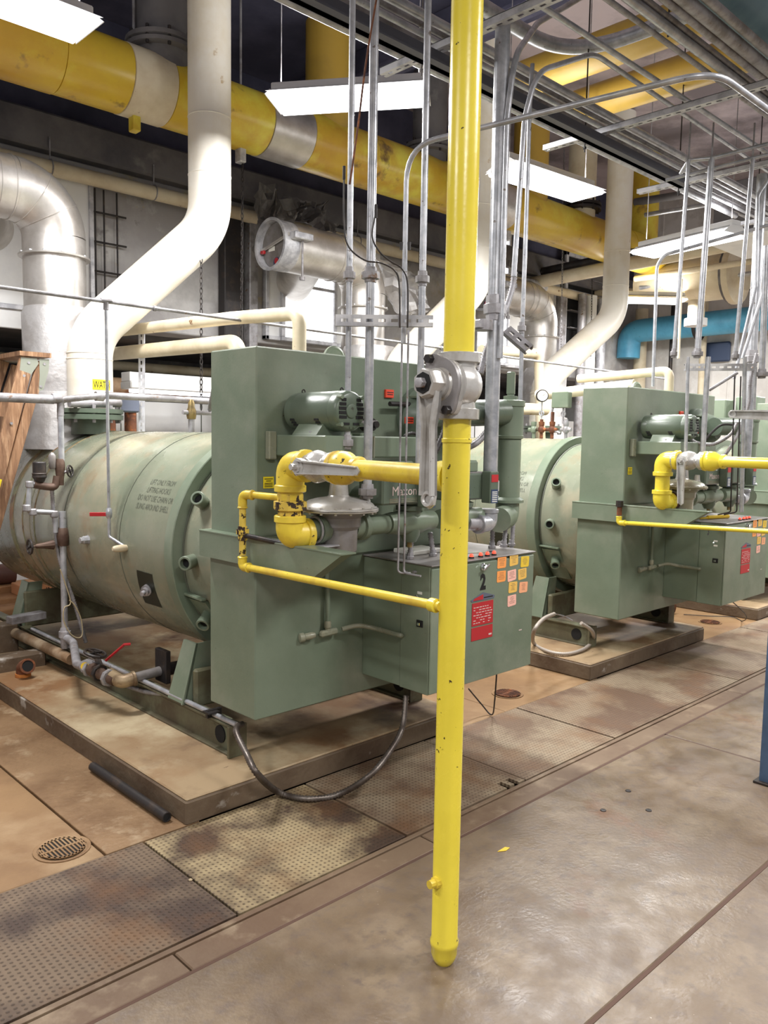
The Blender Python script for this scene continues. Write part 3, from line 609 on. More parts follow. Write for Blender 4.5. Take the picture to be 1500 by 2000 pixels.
def gas_branch(label, two):
    t = thing('gas_branch_pipe', label, 'gas pipe', (1.96, 2.5, 1.2)); x, y, r = 1.955, 2.53, .042
    e = elbow((x, y-.075, 1.487), (x, y+.02, 1.487), (x, y+.02, 1.395), .056, YW if not two else Y, t)
    yy = y+.02
    if not two:
        MB().lathe((x, yy, 1.41), (0, 0, -1), [(0, .045), (.03, .045), (.03, .05), (.06, .05)], 20).build('nipple', YW, t)
        MB().lathe((x, yy, 1.372), (0, 0, -1), [(0, .052), (.045, .052)], 8).build('union_hex', YU, t)
        MB().lathe((x, yy, 1.345), (0, 0, -1), [(0, .062), (.002, .066), (.034, .066), (.036, .062)], 8).build('union_nut', YU, t)
        MB().lathe((x, yy, 1.312), (0, 0, -1), [(0, .05), (.025, .05), (.027, .045), (.05, .045)], 8).build('union_tail', YU, t)
    else: MB().cyl((x, yy, 1.41), (x, yy, 1.27), .047, 20).build('nipple', Y, t)
    elbow((x, yy, 1.275), (x, yy, 1.21), (x+.075, yy-.01, 1.21), .056, YW if not two else Y, t)
    if two: MB().lathe((x+.09, y, 1.215), (1, 0, 0), [(0, .055), (.045, .055)], 8).build('rusty_union', RI, t)
    # reducer and run to the riser
    MB().lathe((x, 2.285, 1.487), (0, -1, 0), [(0, .05), (.006, .061), (.02, .063), (.024, .057), (.04, .063), (.07, .061), (.1, .044), (.115, .04), (.12, .045), (.14, .045), (.145, .037)], 28).build('reducer', YW if not two else Y, t)
    MB().tube([(x, 2.2, 1.487), (1.83, 1.6, 1.487)], .034, 20).build('run_pipe', YW if not two else Y, t)
    MB().lathe((1.84, 1.66, 1.487), (-.2, -1, 0), [(0, .036), (.004, .046), (.05, .05), (.075, .056)], 24).build('outlet_fitting', Y, t)
    return t
gas_branch('yellow gas pipe with chipped union and elbows feeding the grey regulator', False)
k = gas_branch('yellow gas pipe with rusty lower joint feeding the second regulator', True); k.location += Vector((3.05, 0, 0))
def ballvalve(label, two):
    t = thing('gas_valve', label, 'valve', (1.955, 2.4, 1.43)); x, z = 1.955, 1.487
    MB().lathe((x, 2.48, z), (0, -1, 0), [(0, .056), (.026, .056), (.03, .046), (.05, .043), (.07, .056), (.1, .063), (.13, .056), (.15, .043), (.17, .046), (.175, .056), (.205, .056)], 24).build('body', AV, t)
    for y in (2.465, 2.3): MB().lathe((x, y+.01, z), (0, -1, 0), [(0, .056), (.022, .056)], 8).build('hex_end', AV, t)
    MB().lathe((x-.03, 2.38, z), (-1, 0, 0), [(0, .036), (.03, .034), (.032, .026), (.05, .024)], 8).build('bonnet', AV, t)
    h = MB(); h.lathe((x-.075, 2.38, z), (-1, 0, 0), [(0, .034), (.024, .034), (.026, .022), (.032, .022)], 7); h.cyl((x-.09, 2.38, z), (x-.13, 2.38, z), .012, 8)
    a = Vector((x-.092, 2.38, z))
    if not two: dd = Vector((.03, -.36, -.004)).normalized(); L = .30; up = Vector((-1, 0, 0)); wd = Vector((0, 0, 1))
    else: dd = Vector((-.05, -.06, -1)).normalized(); L = .27; up = Vector((-1, 0, 0)); wd = Vector((0, 1, 0))
    h.build('hub', AV, t)
    lv = MB(); b_ = a+dd*L
    poly = [a+wd*.024, b_+wd*.014, b_+dd*.012, b_-wd*.014, a-wd*.024]; lv.prism(poly, up, .006)
    for s_ in (1, -1): lv.prism([a+wd*.026*s_, b_+wd*.016*s_, b_+wd*.012*s_, a+wd*.020*s_], up, .02)
    lv.build('lever', AV, t); return t
ballvalve('grey ball valve with long flat lever on the first gas branch', False)
k = ballvalve('silver ball valve with lever hanging down on the second gas branch', True); k.location += Vector((3.05, 0, 0))
def bypass(label, two):
    t = thing('pilot_gas_pipe', label, 'gas pipe', (1.93, 2.4, 1.0)); x = 1.925; m_ = YW if not two else Y; r = .0145
    if not two:
        MB().tube([(1.955, 2.6, 1.355), (1.94, 2.78, 1.355)], r, 14).build('tie_pipe', m_, t)
        elbow((x+.01, 2.78, 1.355), (x, 2.835, 1.355), (x, 2.835, 1.3), .019, m_, t)
        MB().cyl((x, 2.835, 1.3), (x, 2.835, 1.1), r, 14).build('drop_pipe', YV, t)
        MB().lathe((x, 2.835, 1.222), (0, 0, -1), [(0, .02), (.012, .02), (.012, .027), (.034, .027), (.034, .02), (.06, .019)], 8).build('small_union', YU, t)
        MB().tube([(x, 2.835, 1.185), (x+.01, 2.76, 1.18), (2.02, 2.46, 1.15)], .011, 10).build('dark_stub', BK, t)
    else:
        MB().cyl((x, 2.835, 1.19), (x, 2.835, 1.1), .017, 14).build('drop_pipe', RI, t); MB().lathe((x, 2.835, 1.2), (0, 0, -1), [(0, .026), (.04, .026)], 8).build('cap', BK, t)
    elbow((x, 2.835, 1.09), (x, 2.835, 1.05), (x, 2.79, 1.052), .019, m_, t)
    MB().tube([(x, 2.8, 1.052), (1.76, 1.57, 1.108)], r, 14).build('run_pipe', m_, t)
    collar(mb := MB(), (1.763, 1.6, 1.107), (.1, 1, 0), .021, .03); mb.build('weld_fitting', Y, t); return t
bypass('thin chipped yellow pipe sloping across the first boiler front', False)
k = bypass('thin yellow pipe crossing the front of the second burner', True); k.location += Vector((3.05, 0, 0))
def riser(label, near):
    t = thing('gas_riser', label, 'gas pipe', (1.8, 1.54, 0)); x, y = 1.79, 1.55
    MB().lathe((x, y, 0), (0, 0, 1), [(0, .026), (.012, .034), (.03, .0395), (.055, .0405), (.06, .0435), (.072, .0435), (.078, .04), (1.0, .0405), (1.588, .0405), (1.59, .0435), (1.6, .0435), (1.602, .0405), (1.665, .0405)], 36).build('lower_pipe', Y, t)
    MB().cyl((x, y, 1.83), (x, y, 5.5), .0445, 32).build('upper_pipe', Y, t)
    mb = MB()
    for k in range(6): mb.torus((x, y, 1.845+k*.0045), (0, 0, 1), .0425, .0016, 28, 5)
    mb.build('thread', Y, t)
    if near:
        MB().lathe((x-.03, y, .27), (-1, .1, .05), [(0, .018), (.02, .018), (.022, .013), (.04, .013)], 10).build('plug', YW, t)
    return t
riser('tall bright yellow gas pole standing on the floor in front', True)
k = riser('second yellow gas pole beyond the second burner', False); k.location += Vector((3.05, 0, 0))
# big silver plug valve on the pole
t = t0v = thing('pole_valve', 'large silver plug valve with long lever on the yellow pole', 'valve', (1.8, 1.54, 1.66)); x, y, z = 1.79, 1.55, 1.752
MB().lathe((x, y, 1.655), (0, 0, 1), [(0, .055), (.002, .063), (.03, .063), (.033, .052), (.045, .05), (.07, .053), (.1, .055), (.125, .053), (.148, .05), (.16, .052), (.163, .063), (.188, .063), (.19, .058)], 12, ph=.2).build('barrel', AV, t, sharp=50)
MB().lathe((x+.055, y-.01, z), (-1, 0, 0), [(0, .014), (.008, .04), (.025, .056), (.06, .064), (.09, .062), (.105, .058), (.108, .068)], 32).build('plug_bulge', AV, t)
def dia(xx, rr, th, m_, nm):
    poly = []
    for k in range(36):
        a = 2*math.pi*k/36; r_ = rr*(1+.28*math.cos(2*(a-R(62)))**3 if math.cos(2*(a-R(62))) > 0 else 1); poly.append((xx, y+r_*math.cos(a)*.92, z+r_*math.sin(a)))
    return MB().prism(poly, (-1, 0, 0), th).build(nm, m_, t)
dia(x-.047, .074, .018, AV, 'body_flange'); g_ = dia(x-.067, .074, .011, GV, 'bonnet_flange')
for a in (R(62), R(242)): MB().cyl((x-.07, y+.082*math.cos(a)*.92, z+.082*math.sin(a)), (x-.096, y+.082*math.cos(a)*.92, z+.082*math.sin(a)), .013, 6).build('bolt', BK, g_)
MB().lathe((x-.072, y, z), (-1, 0, 0), [(0, .05), (.008, .046), (.012, .042), (.02, .044), (.028, .044), (.03, .036)], 28).build('gland_ring', AV, t)
MB().lathe((x-.1, y, z), (-1, 0, 0), [(0, .042), (.02, .044), (.04, .042), (.046, .038)], 7).build('wrench_head', AV, t)
MB().lathe((x-.145, y, z), (-1, 0, 0), [(0, .03), (.004, .03)], 8).build('socket', DK, t)
MB().lathe((x-.148, y, z), (-1, 0, 0), [(0, .015), (.018, .015), (.02, .011)], 6).build('stem_nut', ZD, t)
lv = MB(); X0 = x-.105; za, zb = z-.01, 1.42; up = Vector((-1, 0, 0))
o_ = [(X0, y-.034, za), (X0, y+.034, za), (X0, y+.03, za-.05), (X0, y+.019, za-.11), (X0, y+.0235, zb+.02), (X0, y+.018, zb-.006), (X0, y, zb-.018), (X0, y-.018, zb-.006), (X0, y-.0235, zb+.02), (X0, y-.019, za-.11), (X0, y-.03, za-.05)]
lv.prism(o_, up, .010)
for s_ in (-1, 1): lv.prism([(X0, y+s_*.034, za), (X0, y+s_*.03, za-.05), (X0, y+s_*.019, za-.11), (X0, y+s_*.0235, zb+.02), (X0, y+s_*.0165, zb+.02), (X0, y+s_*.012, za-.11), (X0, y+s_*.02, za-.05)], up, .026)
lv.torus((X0-.014, y, zb+.01), (1, 0, 0), .018, .006, 18, 6); lv.build('lever', AV, t)
tm = MB()
for s_, dz, dy, sz in (('WOG', .055, -.02, .018), ('200', .035, -.02, .018), ('*', .0, -.012, .05), ('ROCK', -.025, -.03, .016)):
    q = textmb(s_, sz, (x+.02, y-.0515, z+dz-.01), (0.9, -.0, 0), (0, 0, 1), align='CENTER'); tm.add(q.v, q.f)
# cast letters stand proud on the barrel, reading downwards
tm = MB()
for i, ch_ in enumerate('WOG'):
    q = textmb(ch_, .016, (x-.0+.012, y-.0555, z+.045-i*.014), (0, 0, -1), (1, 0, 0), align='CENTER'); tm.add([v+Vector((0, -.001, 0)) for v in q.v], q.f)
for i, ch_ in enumerate('200'):
    q = textmb(ch_, .015, (x+.008, y-.0565, z-.005-i*.012), (0, 0, -1), (1, 0, 0), align='CENTER'); tm.add([v+Vector((0, -.001, 0)) for v in q.v], q.f)
tm.build('cast_letters', ZN, t)
# safety valves on the gas train
def safety(label, off, dx=0):
    x0, y = 2.47+off, 2.53; t = thing('gas_safety_valve', label, 'valve', (x0+.12, y, 1.16))
    MB().lathe((x0, y, 1.225), (1, 0, 0), [(0, .045), (.03, .05), (.05, .05), (.09, .056), (.2, .056), (.24, .044), (.29, .044)], 22).build('valve_body', G, t)
    MB().lathe((x0+.145, y, 1.225), (0, 0, 1), [(-.09, .03), (-.06, .045), (0, .05), (.05, .05), (.055, .066), (.075, .066), (.08, .05), (.1, .05)], 22).build('bonnet', G2, t)
    xa = x0-(.1 if off == 0 else 0)
    a = MB().box((xa-.01, y-.085, 1.315), (xa+.26, y+.07, 1.44), .008).build('actuator_housing', G2, t)
    MB().box((xa+.03, y-.06, 1.44), (xa+.21, y+.05, 1.5), .01).build('top_cap', G, t)
    MB().box((xa+.0, y-.07, 1.436), (xa+.25, y+.06, 1.446), .002).build('cap_flange', GV, t)
    if off == 0:
        s_ = MB(); q = textmb('Maxon', .056, (xa+.12, y-.086, 1.355), (1, 0, 0), (0, 0, 1), align='CENTER'); q.build('raised_letters', INKW, a)
        pr = MB()
        for k in range(3): pr.box((xa+.03, y-.0865, 1.338-k*.007), (xa+.2, y-.0855, 1.341-k*.007))
        pr.build('print', GS, a); MB().box((xa+.05, y-.087, 1.412), (xa+.16, y-.0855, 1.432)).build('name_label', STK['white'], a)
    MB().box((xa+.2, y-.14, 1.3), (xa+.262, y-.085, 1.45), .004).build('indicator_box', G2, t)
    MB().box((xa+.206, y-.142, 1.3), (xa+.256, y-.14, 1.365)).build('blue_label', STK['blue'], t)
    MB().box((xa+.206, y-.142, 1.4), (xa+.256, y-.14, 1.435)).build('red_label', STK['red'], t)
    mb = MB()
    for k in range(6): mb.box((xa+.212, y-.1425, 1.306+k*.009), (xa+.25, y-.1418, 1.310+k*.009))
    mb.build('label_print', STK['white'], t)
    MB().cyl((x0+.145, y, 1.15), (x0+.145, y, 1.11), .012, 8).build('drain_cock', BR, t)
    return t
for dx, who in ((0, 'first'), (3.05, 'second')):
    for off, l2 in ((0, 'beside the regulator'), (.34, 'behind the yellow pole height')):
        s_ = safety('green motorised gas safety valve on the %s burner, %s' % (who, 'next to the regulator' if off == 0 else 'farther from the regulator'), off); s_.location.x += dx
# burner blast tube, dark fan duct and tall green canister
def burner(label):
    t = thing('burner_head', label, 'burner', (3.0, 2.7, 1.2))
    MB().lathe((3.0, 2.86, 1.7), (0, -1, 0), [(0, .16), (.05, .16), (.09, .13), (.15, .11), (.2, .07)], 32).build('fan_scroll', G2, t)
    MB().box((2.9, 2.76, 1.73), (3.0, 2.86, 1.8), .006).box((2.88, 2.74, 1.795), (3.02, 2.86, 1.808), .002).build('draft_box', G, t)
    MB().cyl((2.74, 2.8, 1.762), (2.9, 2.8, 1.765), .012, 10).build('draft_pipe', BK, t)
    MB().obox((2.5, 2.79, 1.58), (2.66, 2.76, 1.58), .03, .022, .006).build('lower_arm', GV, t)
    MB().tube(bend([(2.84, 2.62, 1.72), (3.15, 2.6, 1.73), (3.36, 2.6, 1.74)], .1), .066, 22).build('air_duct', G2, t)
    MB().lathe((2.62, 2.86, 1.66), (0, -1, 0), [(0, .03), (.07, .03), (.07, .016), (.1, .016)], 16).build('damper_motor', BK, t)
    MB().box((2.5, 2.74, 1.55), (2.6, 2.85, 1.62), .006).build('linkage_box', G, t)
    MB().obox((2.46, 2.79, 1.66), (2.64, 2.78, 1.665), .018, .03, .004).build('linkage_arm', GV, t)
    MB().lathe((2.62, 2.86, 1.28), (0, -1, 0), [(0, .1), (.12, .1), (.16, .06)], 24).build('pilot_housing', G, t)
    for px, py, m_, w_, h_, yp in ((762, 769, 'scarlet', .027, .02, 2.84), (801, 821, 'scarlet', .026, .016, 2.735)):
        c = P(px, py, 'y', yp); o = MB().box((c.x-w_, yp, c.z-h_), (c.x+w_, yp+.014, c.z+h_), .002).build('warning_tag', STK[m_], t)
        MB().box((c.x-w_*.8, yp-.0008, c.z+.004), (c.x+w_*.8, yp, c.z+.008)).box((c.x-w_*.7, yp-.0008, c.z-.006), (c.x+w_*.7, yp, c.z-.002)).build('print', INK, o)
    return t
b_ = burner('dark air duct and fan scroll on the first burner front'); copy_tree(b_, None, (3.05, 0, 0), 'dark air duct and fan scroll on the second burner front')
def canister(label):
    x, y = 3.42, 2.6; t = thing('air_canister', label, 'canister', (x, y, 1.2))
    MB().lathe((x, y, 1.3), (0, 0, 1), [(0, .062), (.3, .062), (.302, .058), (.306, .07), (.32, .074), (.322, .07), (.47, .07), (.472, .076), (.5, .076), (.505, .06)], 32).build('cylinder', G, t)
    MB().lathe((x, y, 1.805), (0, 0, 1), [(0, .04), (.02, .04), (.022, .02), (.03, .02), (.032, .024), (.14, .024), (.145, .018)], 6).build('hex_finial', G, t)
    MB().tube(bend([(x, y, 1.3), (x, y, 1.2), (3.22, 2.5, 1.2)], .09), .062, 22).build('bottom_elbow', G, t)
    MB().lathe((x, y, 1.272), (0, 0, 1), [(0, .06), (.002, .084), (.016, .084), (.03, .07)], 28).build('flange', G, t)
    return t
k = canister('tall green canister with hexagonal finial right of the yellow pole'); copy_tree(k, None, (3.05, 0, 0), 'tall green canister with finial on the second burner')
# thick galvanised riser beside the canister
def gal(label, dx):
    a = P(956, 975, 'y', 2.5); x, y = a.x+dx, 2.5
    t = thing('galvanised_riser', label, 'pipe', (x, y, 1.25))
    MB().cyl((x, y, 2.22), (x, y, 3.55), .036, 20).build('upper_pipe', ZN, t); MB().cyl((x, y, 1.3), (x, y, 2.2), .035, 20).build('lower_pipe', ZN, t)
    MB().lathe((x, y, 2.17), (0, 0, 1), [(0, .042), (.03, .044), (.032, .054), (.075, .056), (.08, .046), (.12, .044)], 8).build('union', ZD, t)
    MB().lathe((x, y, 1.4), (0, 0, -1), [(0, .044), (.004, .046), (.05, .046), (.055, .042), (.075, .042), (.077, .046), (.082, .046)], 18).build('coupling', ZN, t)
    elbow((x, y, 1.25), (x, y, 1.19), (x-.09, y-.01, 1.19), .042, ZN, t)
    MB().cyl((x-.08, y-.01, 1.19), (x-.17, y, 1.2), .034, 16).build('stub', ZD, t)
gal('thick galvanised pipe rising just right of the yellow pole', 0); gal('thick galvanised pipe rising by the second burner', 3.05)

v2 = copy_tree(t0v, None, (3.05, 0, 0), 'silver plug valve of the second pole with lever reaching into view')
for o in list(v2.children):
    if o.name.startswith('lever'): bpy.data.objects.remove(o)
h2 = Vector((4.735, 1.55, 1.752)); e2 = P(1432, 809, 'x', 4.735); e2 = Vector((4.735, e2.y, e2.z)); d_ = (e2-h2).normalized(); sd = Vector((0, -d_.z, d_.y)); lv = MB()
lv.prism([h2+sd*.034, e2+sd*.0235, e2+sd*.012+d_*.018, e2-sd*.012+d_*.018, e2-sd*.0235, h2-sd*.034], (-1, 0, 0), .01)
for s_ in (-1, 1): lv.prism([h2+sd*.034*s_, e2+sd*.0235*s_, e2+sd*.016*s_, h2+sd*.022*s_], (-1, 0, 0), .026)
lv.torus(e2+Vector((-.014, 0, 0)), (1, 0, 0), .018, .006, 18, 6); lv.build('lever', AV, v2)
# ================================================================== conduits above the burners
def cond(pts, r, label, m_=None, rad=.14, fit=(), name='conduit', cat='conduit', group=None, n=12):
    pts = [Vector(p) for p in pts]; t = thing(name, label, cat, min(pts, key=lambda p: p.z), group)
    MB().tube(bend(pts, rad) if len(pts) > 2 else pts, r, n).build('tube', m_ or ZN, t)
    for p, d in fit:
        d = Vector(d).normalized(); p = Vector(p)
        MB().lathe(p-d*.03, d, [(0, r*1.25), (.012, r*1.3), (.014, r*2.0), (.04, r*2.0), (.042, r*1.4), (.06, r*1.3)], 8).build('coupling', ZD, t)
    return t
SP = 4.71; RZ = 3.56
def vert(px, py, z0, z1, dx=0, s=SP):
    p = P(px, py, 's', s); return Vector((p.x+dx, p.y, z0)), Vector((p.x+dx, p.y, z1))
Zd = (0, 0, 1)
a, b = vert(679, 800, 1.56, 5.3); cond([a, b], .0125, 'thin silver conduit dropping to the ball valve', fit=[((a.x, a.y, 2.25), Zd), ((a.x, a.y, 1.58), Zd)])
a, b = vert(720, 800, 1.37, 5.3); cond([a, b], .0185, 'thicker silver conduit dropping to the regulator lid', fit=[((a.x, a.y, 2.25), Zd), ((a.x, a.y, 1.38), Zd)])
a, b = vert(789, 600, 1.98, 2.62); q1 = P(1395, 138, 'z', 2.76); cond([a, (b.x, b.y, 2.75), q1, (q1.x+3, q1.y, 2.78)], .0105, 'slim conduit hooking over behind the yellow pole and running on toward the rack', rad=.14)
a, b = vert(824, 600, 1.45, 5.3, 0, 4.8); cond([a, b], .0145, 'silver conduit passing behind the big valve lever', fit=[((a.x, a.y, 2.25), Zd)])
for k, px in enumerate((781, 793)):
    a, b = vert(px, 900, 1.02, 2.05, 0, 4.9); cond([a-Vector((0, .0, 0))+Vector((.0, -.1, 0)) if k else a+Vector((.04, -.04, 0)), a, b], .0045, 'thin brown control tube dropping to the cabinet side, '+('nearer the pole' if k else 'nearer the regulator'), m_=ZD, rad=.02, name='control_tube', cat='tube')
for k, px in enumerate((1427, 1439)):
    a = P(px, 1000, 's', 7.75); cond([a+Vector((-.06, .06, -.02)), a, P(px+8, 735, 's', 7.75)], .0045, 'thin dark control tube dropping to the numbered 3 cabinet, '+('nearer its regulator' if not k else 'nearer its tags'), m_=BK, rad=.02, name='control_tube', cat='tube')
# cords strapped to the conduits
for k, (pp, lb) in enumerate((([(672, 340), (672, 430), (680, 480), (712, 508), (745, 514), (772, 530), (780, 560), (781, 640)], 'black cord curling from the thin conduit down to the strut'), ([(734, 415), (727, 460), (740, 490), (762, 510), (785, 525), (796, 555), (796, 640)], 'black cord curling from the thick conduit down to the strut'))):
    q = [P(x, y, 's', 4.62) for x, y in pp]; mb = MB().tube(smooth(q), .0035, 6); mb.lathe(q[0]+Vector((0, 0, -.02)), Zd, [(0, .006), (.05, .006)], 8); mb.lathe(q[-1]+Vector((0, 0, .3)), Zd, [(0, .006), (.03, .007)], 8); one(mb, 'cord', BK, lb, 'cord')
q = [P(735, 0, 's', 4.6), P(715, 120, 's', 4.6), P(700, 240, 's', 4.6), P(683, 360, 's', 4.6)]; one(MB().tube(smooth(q), .004, 6), 'cord', RI, 'brown cord slanting between the two silver conduits', 'cord')
# slotted struts in front (trapezes)
def strut(p0, p1, nrm, label, w_=.045, h_=.022, m_=None):
    mb = slotted(p0, p1, w_, h_, nrm); return one(mb, 'slotted_strut', m_ or ZR, label, 'strut')
view = Vector((-.7, -.7, 0))
strut(P(655, 625, 's', 4.64), P(846, 627, 's', 4.64), view, 'short slotted strut tying the conduits before the yellow pole')
strut(P(1338, 717, 's', 7.6), P(1476, 717, 's', 7.6), view, 'short slotted strut tying the conduits of the second burner')
# second burner conduits: broken runs, some ending in loose couplings
def py_top_open(y): return y < 320
def low2(px, y0, y1, r, label, cap=None, s=7.6, rad=.1, top=None):
    a = P(px[0], y0, 's', s); b = P(px[1], y1, 's', s); 
    pass
    fits = [(a, b-a)] if cap else []
    return cond([a, b]+([top] if top else []), r, label, fit=fits, rad=rad)
for px, y0, y1, r, lb in (((1316, 1345), 690, 312, .012, 'conduit ending in an open coupling before the blue pipe'), ((1362, 1390), 690, 308, .019, 'thick conduit ending in an open coupling before the blue pipe'), ((1436, 1470), 695, 310, .013, 'conduit ending above the strut of the second burner'), ((1488, 1497), 730, 480, .02, 'thick conduit ending by the frame edge above the second burner')):
    low2(px, y0, y1, r, lb, True)
cond([P(1330, 338, 's', 7.9), P(1345, 313, 's', 7.6), P(1390, 309, 's', 7.6), P(1520, 276, 's', 7.6)], .013, 'level conduit joining the tops of the broken conduits', rad=.03)
cond([P(1300, 352, 's', 7.9), P(1470, 309, 's', 7.6), P(1520, 297, 's', 7.6)], .012, 'second level conduit joining the tops of the broken conduits', rad=.03)
for k, px in enumerate((1345, 1390, 1470)): one(MB().cyl((P(px, 312, 's', 7.6).x, P(px, 312, 's', 7.6).y, 3.3), (P(px, 312, 's', 7.6).x, P(px, 312, 's', 7.6).y, 3.62), .006, 6), 'hanger_rod', ZD, 'short rod holding the conduit elbow at the second rack, %s from the far stack' % ('nearest', 'second', 'third')[k], 'rod')
for px, y0, y1, r, lb in (((1338, 1344), 930, 697, .011, 'short conduit standing up to the second strut by the motor'), ((1372, 1383), 890, 697, .017, 'thick short conduit standing up to the second strut'), ((1448, 1455), 1000, 697, .013, 'short conduit standing up near the second canister'), ((1473, 1476), 800, 717, .009, 'slim conduit hanging at the end of the second strut')):
    low2(px, y0, y1, r, lb)
cond([P(1275, 755, 's', 8.6), P(1283, 520, 's', 8.6), P(1296, 498, 's', 8.6), P(1500, 440, 's', 8.6)], .012, 'conduit with bend rising behind the second burner housing', rad=.12)
cond([P(1325, 700, 's', 9.4), P(1331, 545, 's', 9.4)], .011, 'pale conduit hanging in front of the blue pipe', m_=WP)
a = P(1445, 690, 's', 8.2); cond([P(1433, 740, 's', 8.2), P(1476, 560, 's', 8.2), P(1480, 380, 's', 8.2), P(1500, 350, 's', 8.2)], .0125, 'conduit with hooked top at the edge above the second strut', rad=.1)
cond([P(1450, 700, 's', 8.0), P(1510, 508, 's', 8.0)], .012, 'slanting conduit near the right edge above the strut')
# conduits right of the yellow pole
cond([P(1013, 900, 'y', 2.7), P(1020, 640, 'y', 2.7), P(1028, 420, 'y', 2.7), P(1035, 200, 'y', 2.7), P(1040, 125, 'y', 2.7)], .0115, 'slim conduit rising behind the green canister', rad=.01, fit=[(P(1019, 640, 'y', 2.7), Zd)])
p0 = P(1008, 560, 'y', 2.8)
cond([P(1003, 540, 's', 5.9), P(1025, 230, 's', 5.9), P(1048, 140, 's', 5.9), P(1160, 104, 's', 6.4), P(1500, 335, 'z', 3.7)], .0135, 'long conduit arching from the riser across the strut rack', rad=.4)
cond([P(976, 700, 's', 5.6), P(990, 230, 's', 5.6), P(1005, 110, 's', 5.6), P(1050, 45, 's', 6.2), P(1160, -20, 's', 7)], .015, 'bent conduit rising beside the thick riser', rad=.4)
# slotted bracket at the thick riser
a = P(952, 633, 'y', 2.46); one(MB().lathe((a.x+.02, 2.5, a.z-.025), Zd, [(0, .046), (.05, .046)], 18).box((a.x-.04, 2.47, a.z-.02), (a.x-.0, 2.53, a.z+.02), .004), 'pipe_clamp', ZD, 'dull clamp round the thick galvanised riser', 'clamp')
strut(P(990, 642, 'y', 2.47), P(1034, 680, 'y', 2.35), (-.9, -.5, .8), 'slotted bracket sticking out from the thick riser', .05, .03, ZD)
# flexible conduits near the canister and the burner
def flexc(q, r, label, m_=ZD, name='flexible_conduit'): return one(MB().flex(q, r), name, m_, label, 'conduit', sharp=80)
flexc([P(x, y, 'y', 2.62) for x, y in ((1005, 530), (1000, 565), (985, 610), (965, 650), (948, 690), (938, 730))], .018, 'grey ribbed conduit bending down behind the thick riser')
flexc([P(x, y, 'y', 2.62) for x, y in ((975, 815), (950, 845), (925, 868), (880, 885))], .0185, 'pale ribbed conduit curving into the yellow pole from the riser')
flexc([P(x, y, 'y', 2.4) for x, y in ((872, 800), (868, 840), (855, 872), (843, 895), (840, 905))], .016, 'dark ribbed conduit hanging behind the big valve', BK)
flexc([P(x, y, 'y', 2.6) for x, y in ((784, 870), (790, 852), (806, 846), (816, 850))], .008, 'small ribbed conduit looping behind the brown tubes', BK)
for k, (q, lb) in enumerate(((((808, 1042), (802, 1065), (801, 1090)), 'short ribbed conduit entering the cabinet lid under the safety valve'), (((840, 1040), (843, 1060), (846, 1084)), 'short ribbed conduit entering the lid left of the pole'), (((962, 1015), (962, 1045), (961, 1068)), 'ribbed conduit entering the lid below the pipe elbow'), (((988, 1030), (986, 1050), (984, 1070)), 'ribbed conduit entering the lid below the canister'), (((1002, 1020), (1001, 1050), (999, 1072)), 'ribbed conduit nearest the tagged corner of the lid'))):
    flexc([P(x, y, 'y', 2.6) for x, y in q], .0135, lb)
    a = P(*q[-1], 'y', 2.6); a.z = 1.041; one(MB().lathe(a, Zd, [(0, .02), (.012, .02), (.014, .015), (.03, .015)], 8), 'conduit_connector', ZD, ['connector on the lid under the safety valve', 'connector on the lid just left of the pole', 'connector on the lid below the pipe elbow', 'connector on the lid below the canister', 'connector on the lid nearest the tagged corner'][k], 'connector')
flexc([P(x, y, 's', 7.9) for x, y in ((1478, 690), (1466, 740), (1462, 790), (1440, 850), (1415, 890))], .014, 'ribbed conduit dropping behind the second strut')
flexc([P(x, y, 's', 7.9) for x, y in ((1345, 830), (1352, 860), (1390, 868), (1425, 850), (1440, 825))], .013, 'ribbed conduit looping beside the second motor')
one(MB().tube(smooth([P(x, y, 's', 8.0) for x, y in ((1376, 862), (1390, 845), (1410, 830), (1435, 830))]), .008, 6), 'cord', BK, 'black cord looping over the second air duct', 'cord')
a0 = P(1376, 832, 's', 8.4); one(MB().tube([P(1385, 762, 's', 8.1), P(1440, 728, 's', 8.1)], .011, 8), 'conduit', ZD, 'short slanting conduit below the second strut', 'conduit')
# big ribbed conduit drooping onto the tread plates
q = [Vector((2.05, 3.02, .29)), P(461, 1428, 'y', 2.93), P(482, 1474, 'y', 2.8), P(503, 1512, 'y', 2.70), Vector((*P(545, 1548, 'z', .03).xy, .03)), Vector((*P(600, 1560, 'z', .02).xy, .02)), Vector((*P(660, 1552, 'z', .02).xy, .02)), P(722, 1515, 'y', 2.5), P(763, 1465, 'y', 2.52), P(786, 1420, 'y', 2.56), P(793, 1358, 'y', 2.6)]
flexc(q, .0155, 'heavy ribbed conduit drooping from the skid onto the tread plates', mat('steel_flex', S(112, 104, 98), .4, .6, ((S(84, 74, 68), 8, .42, .6),)))
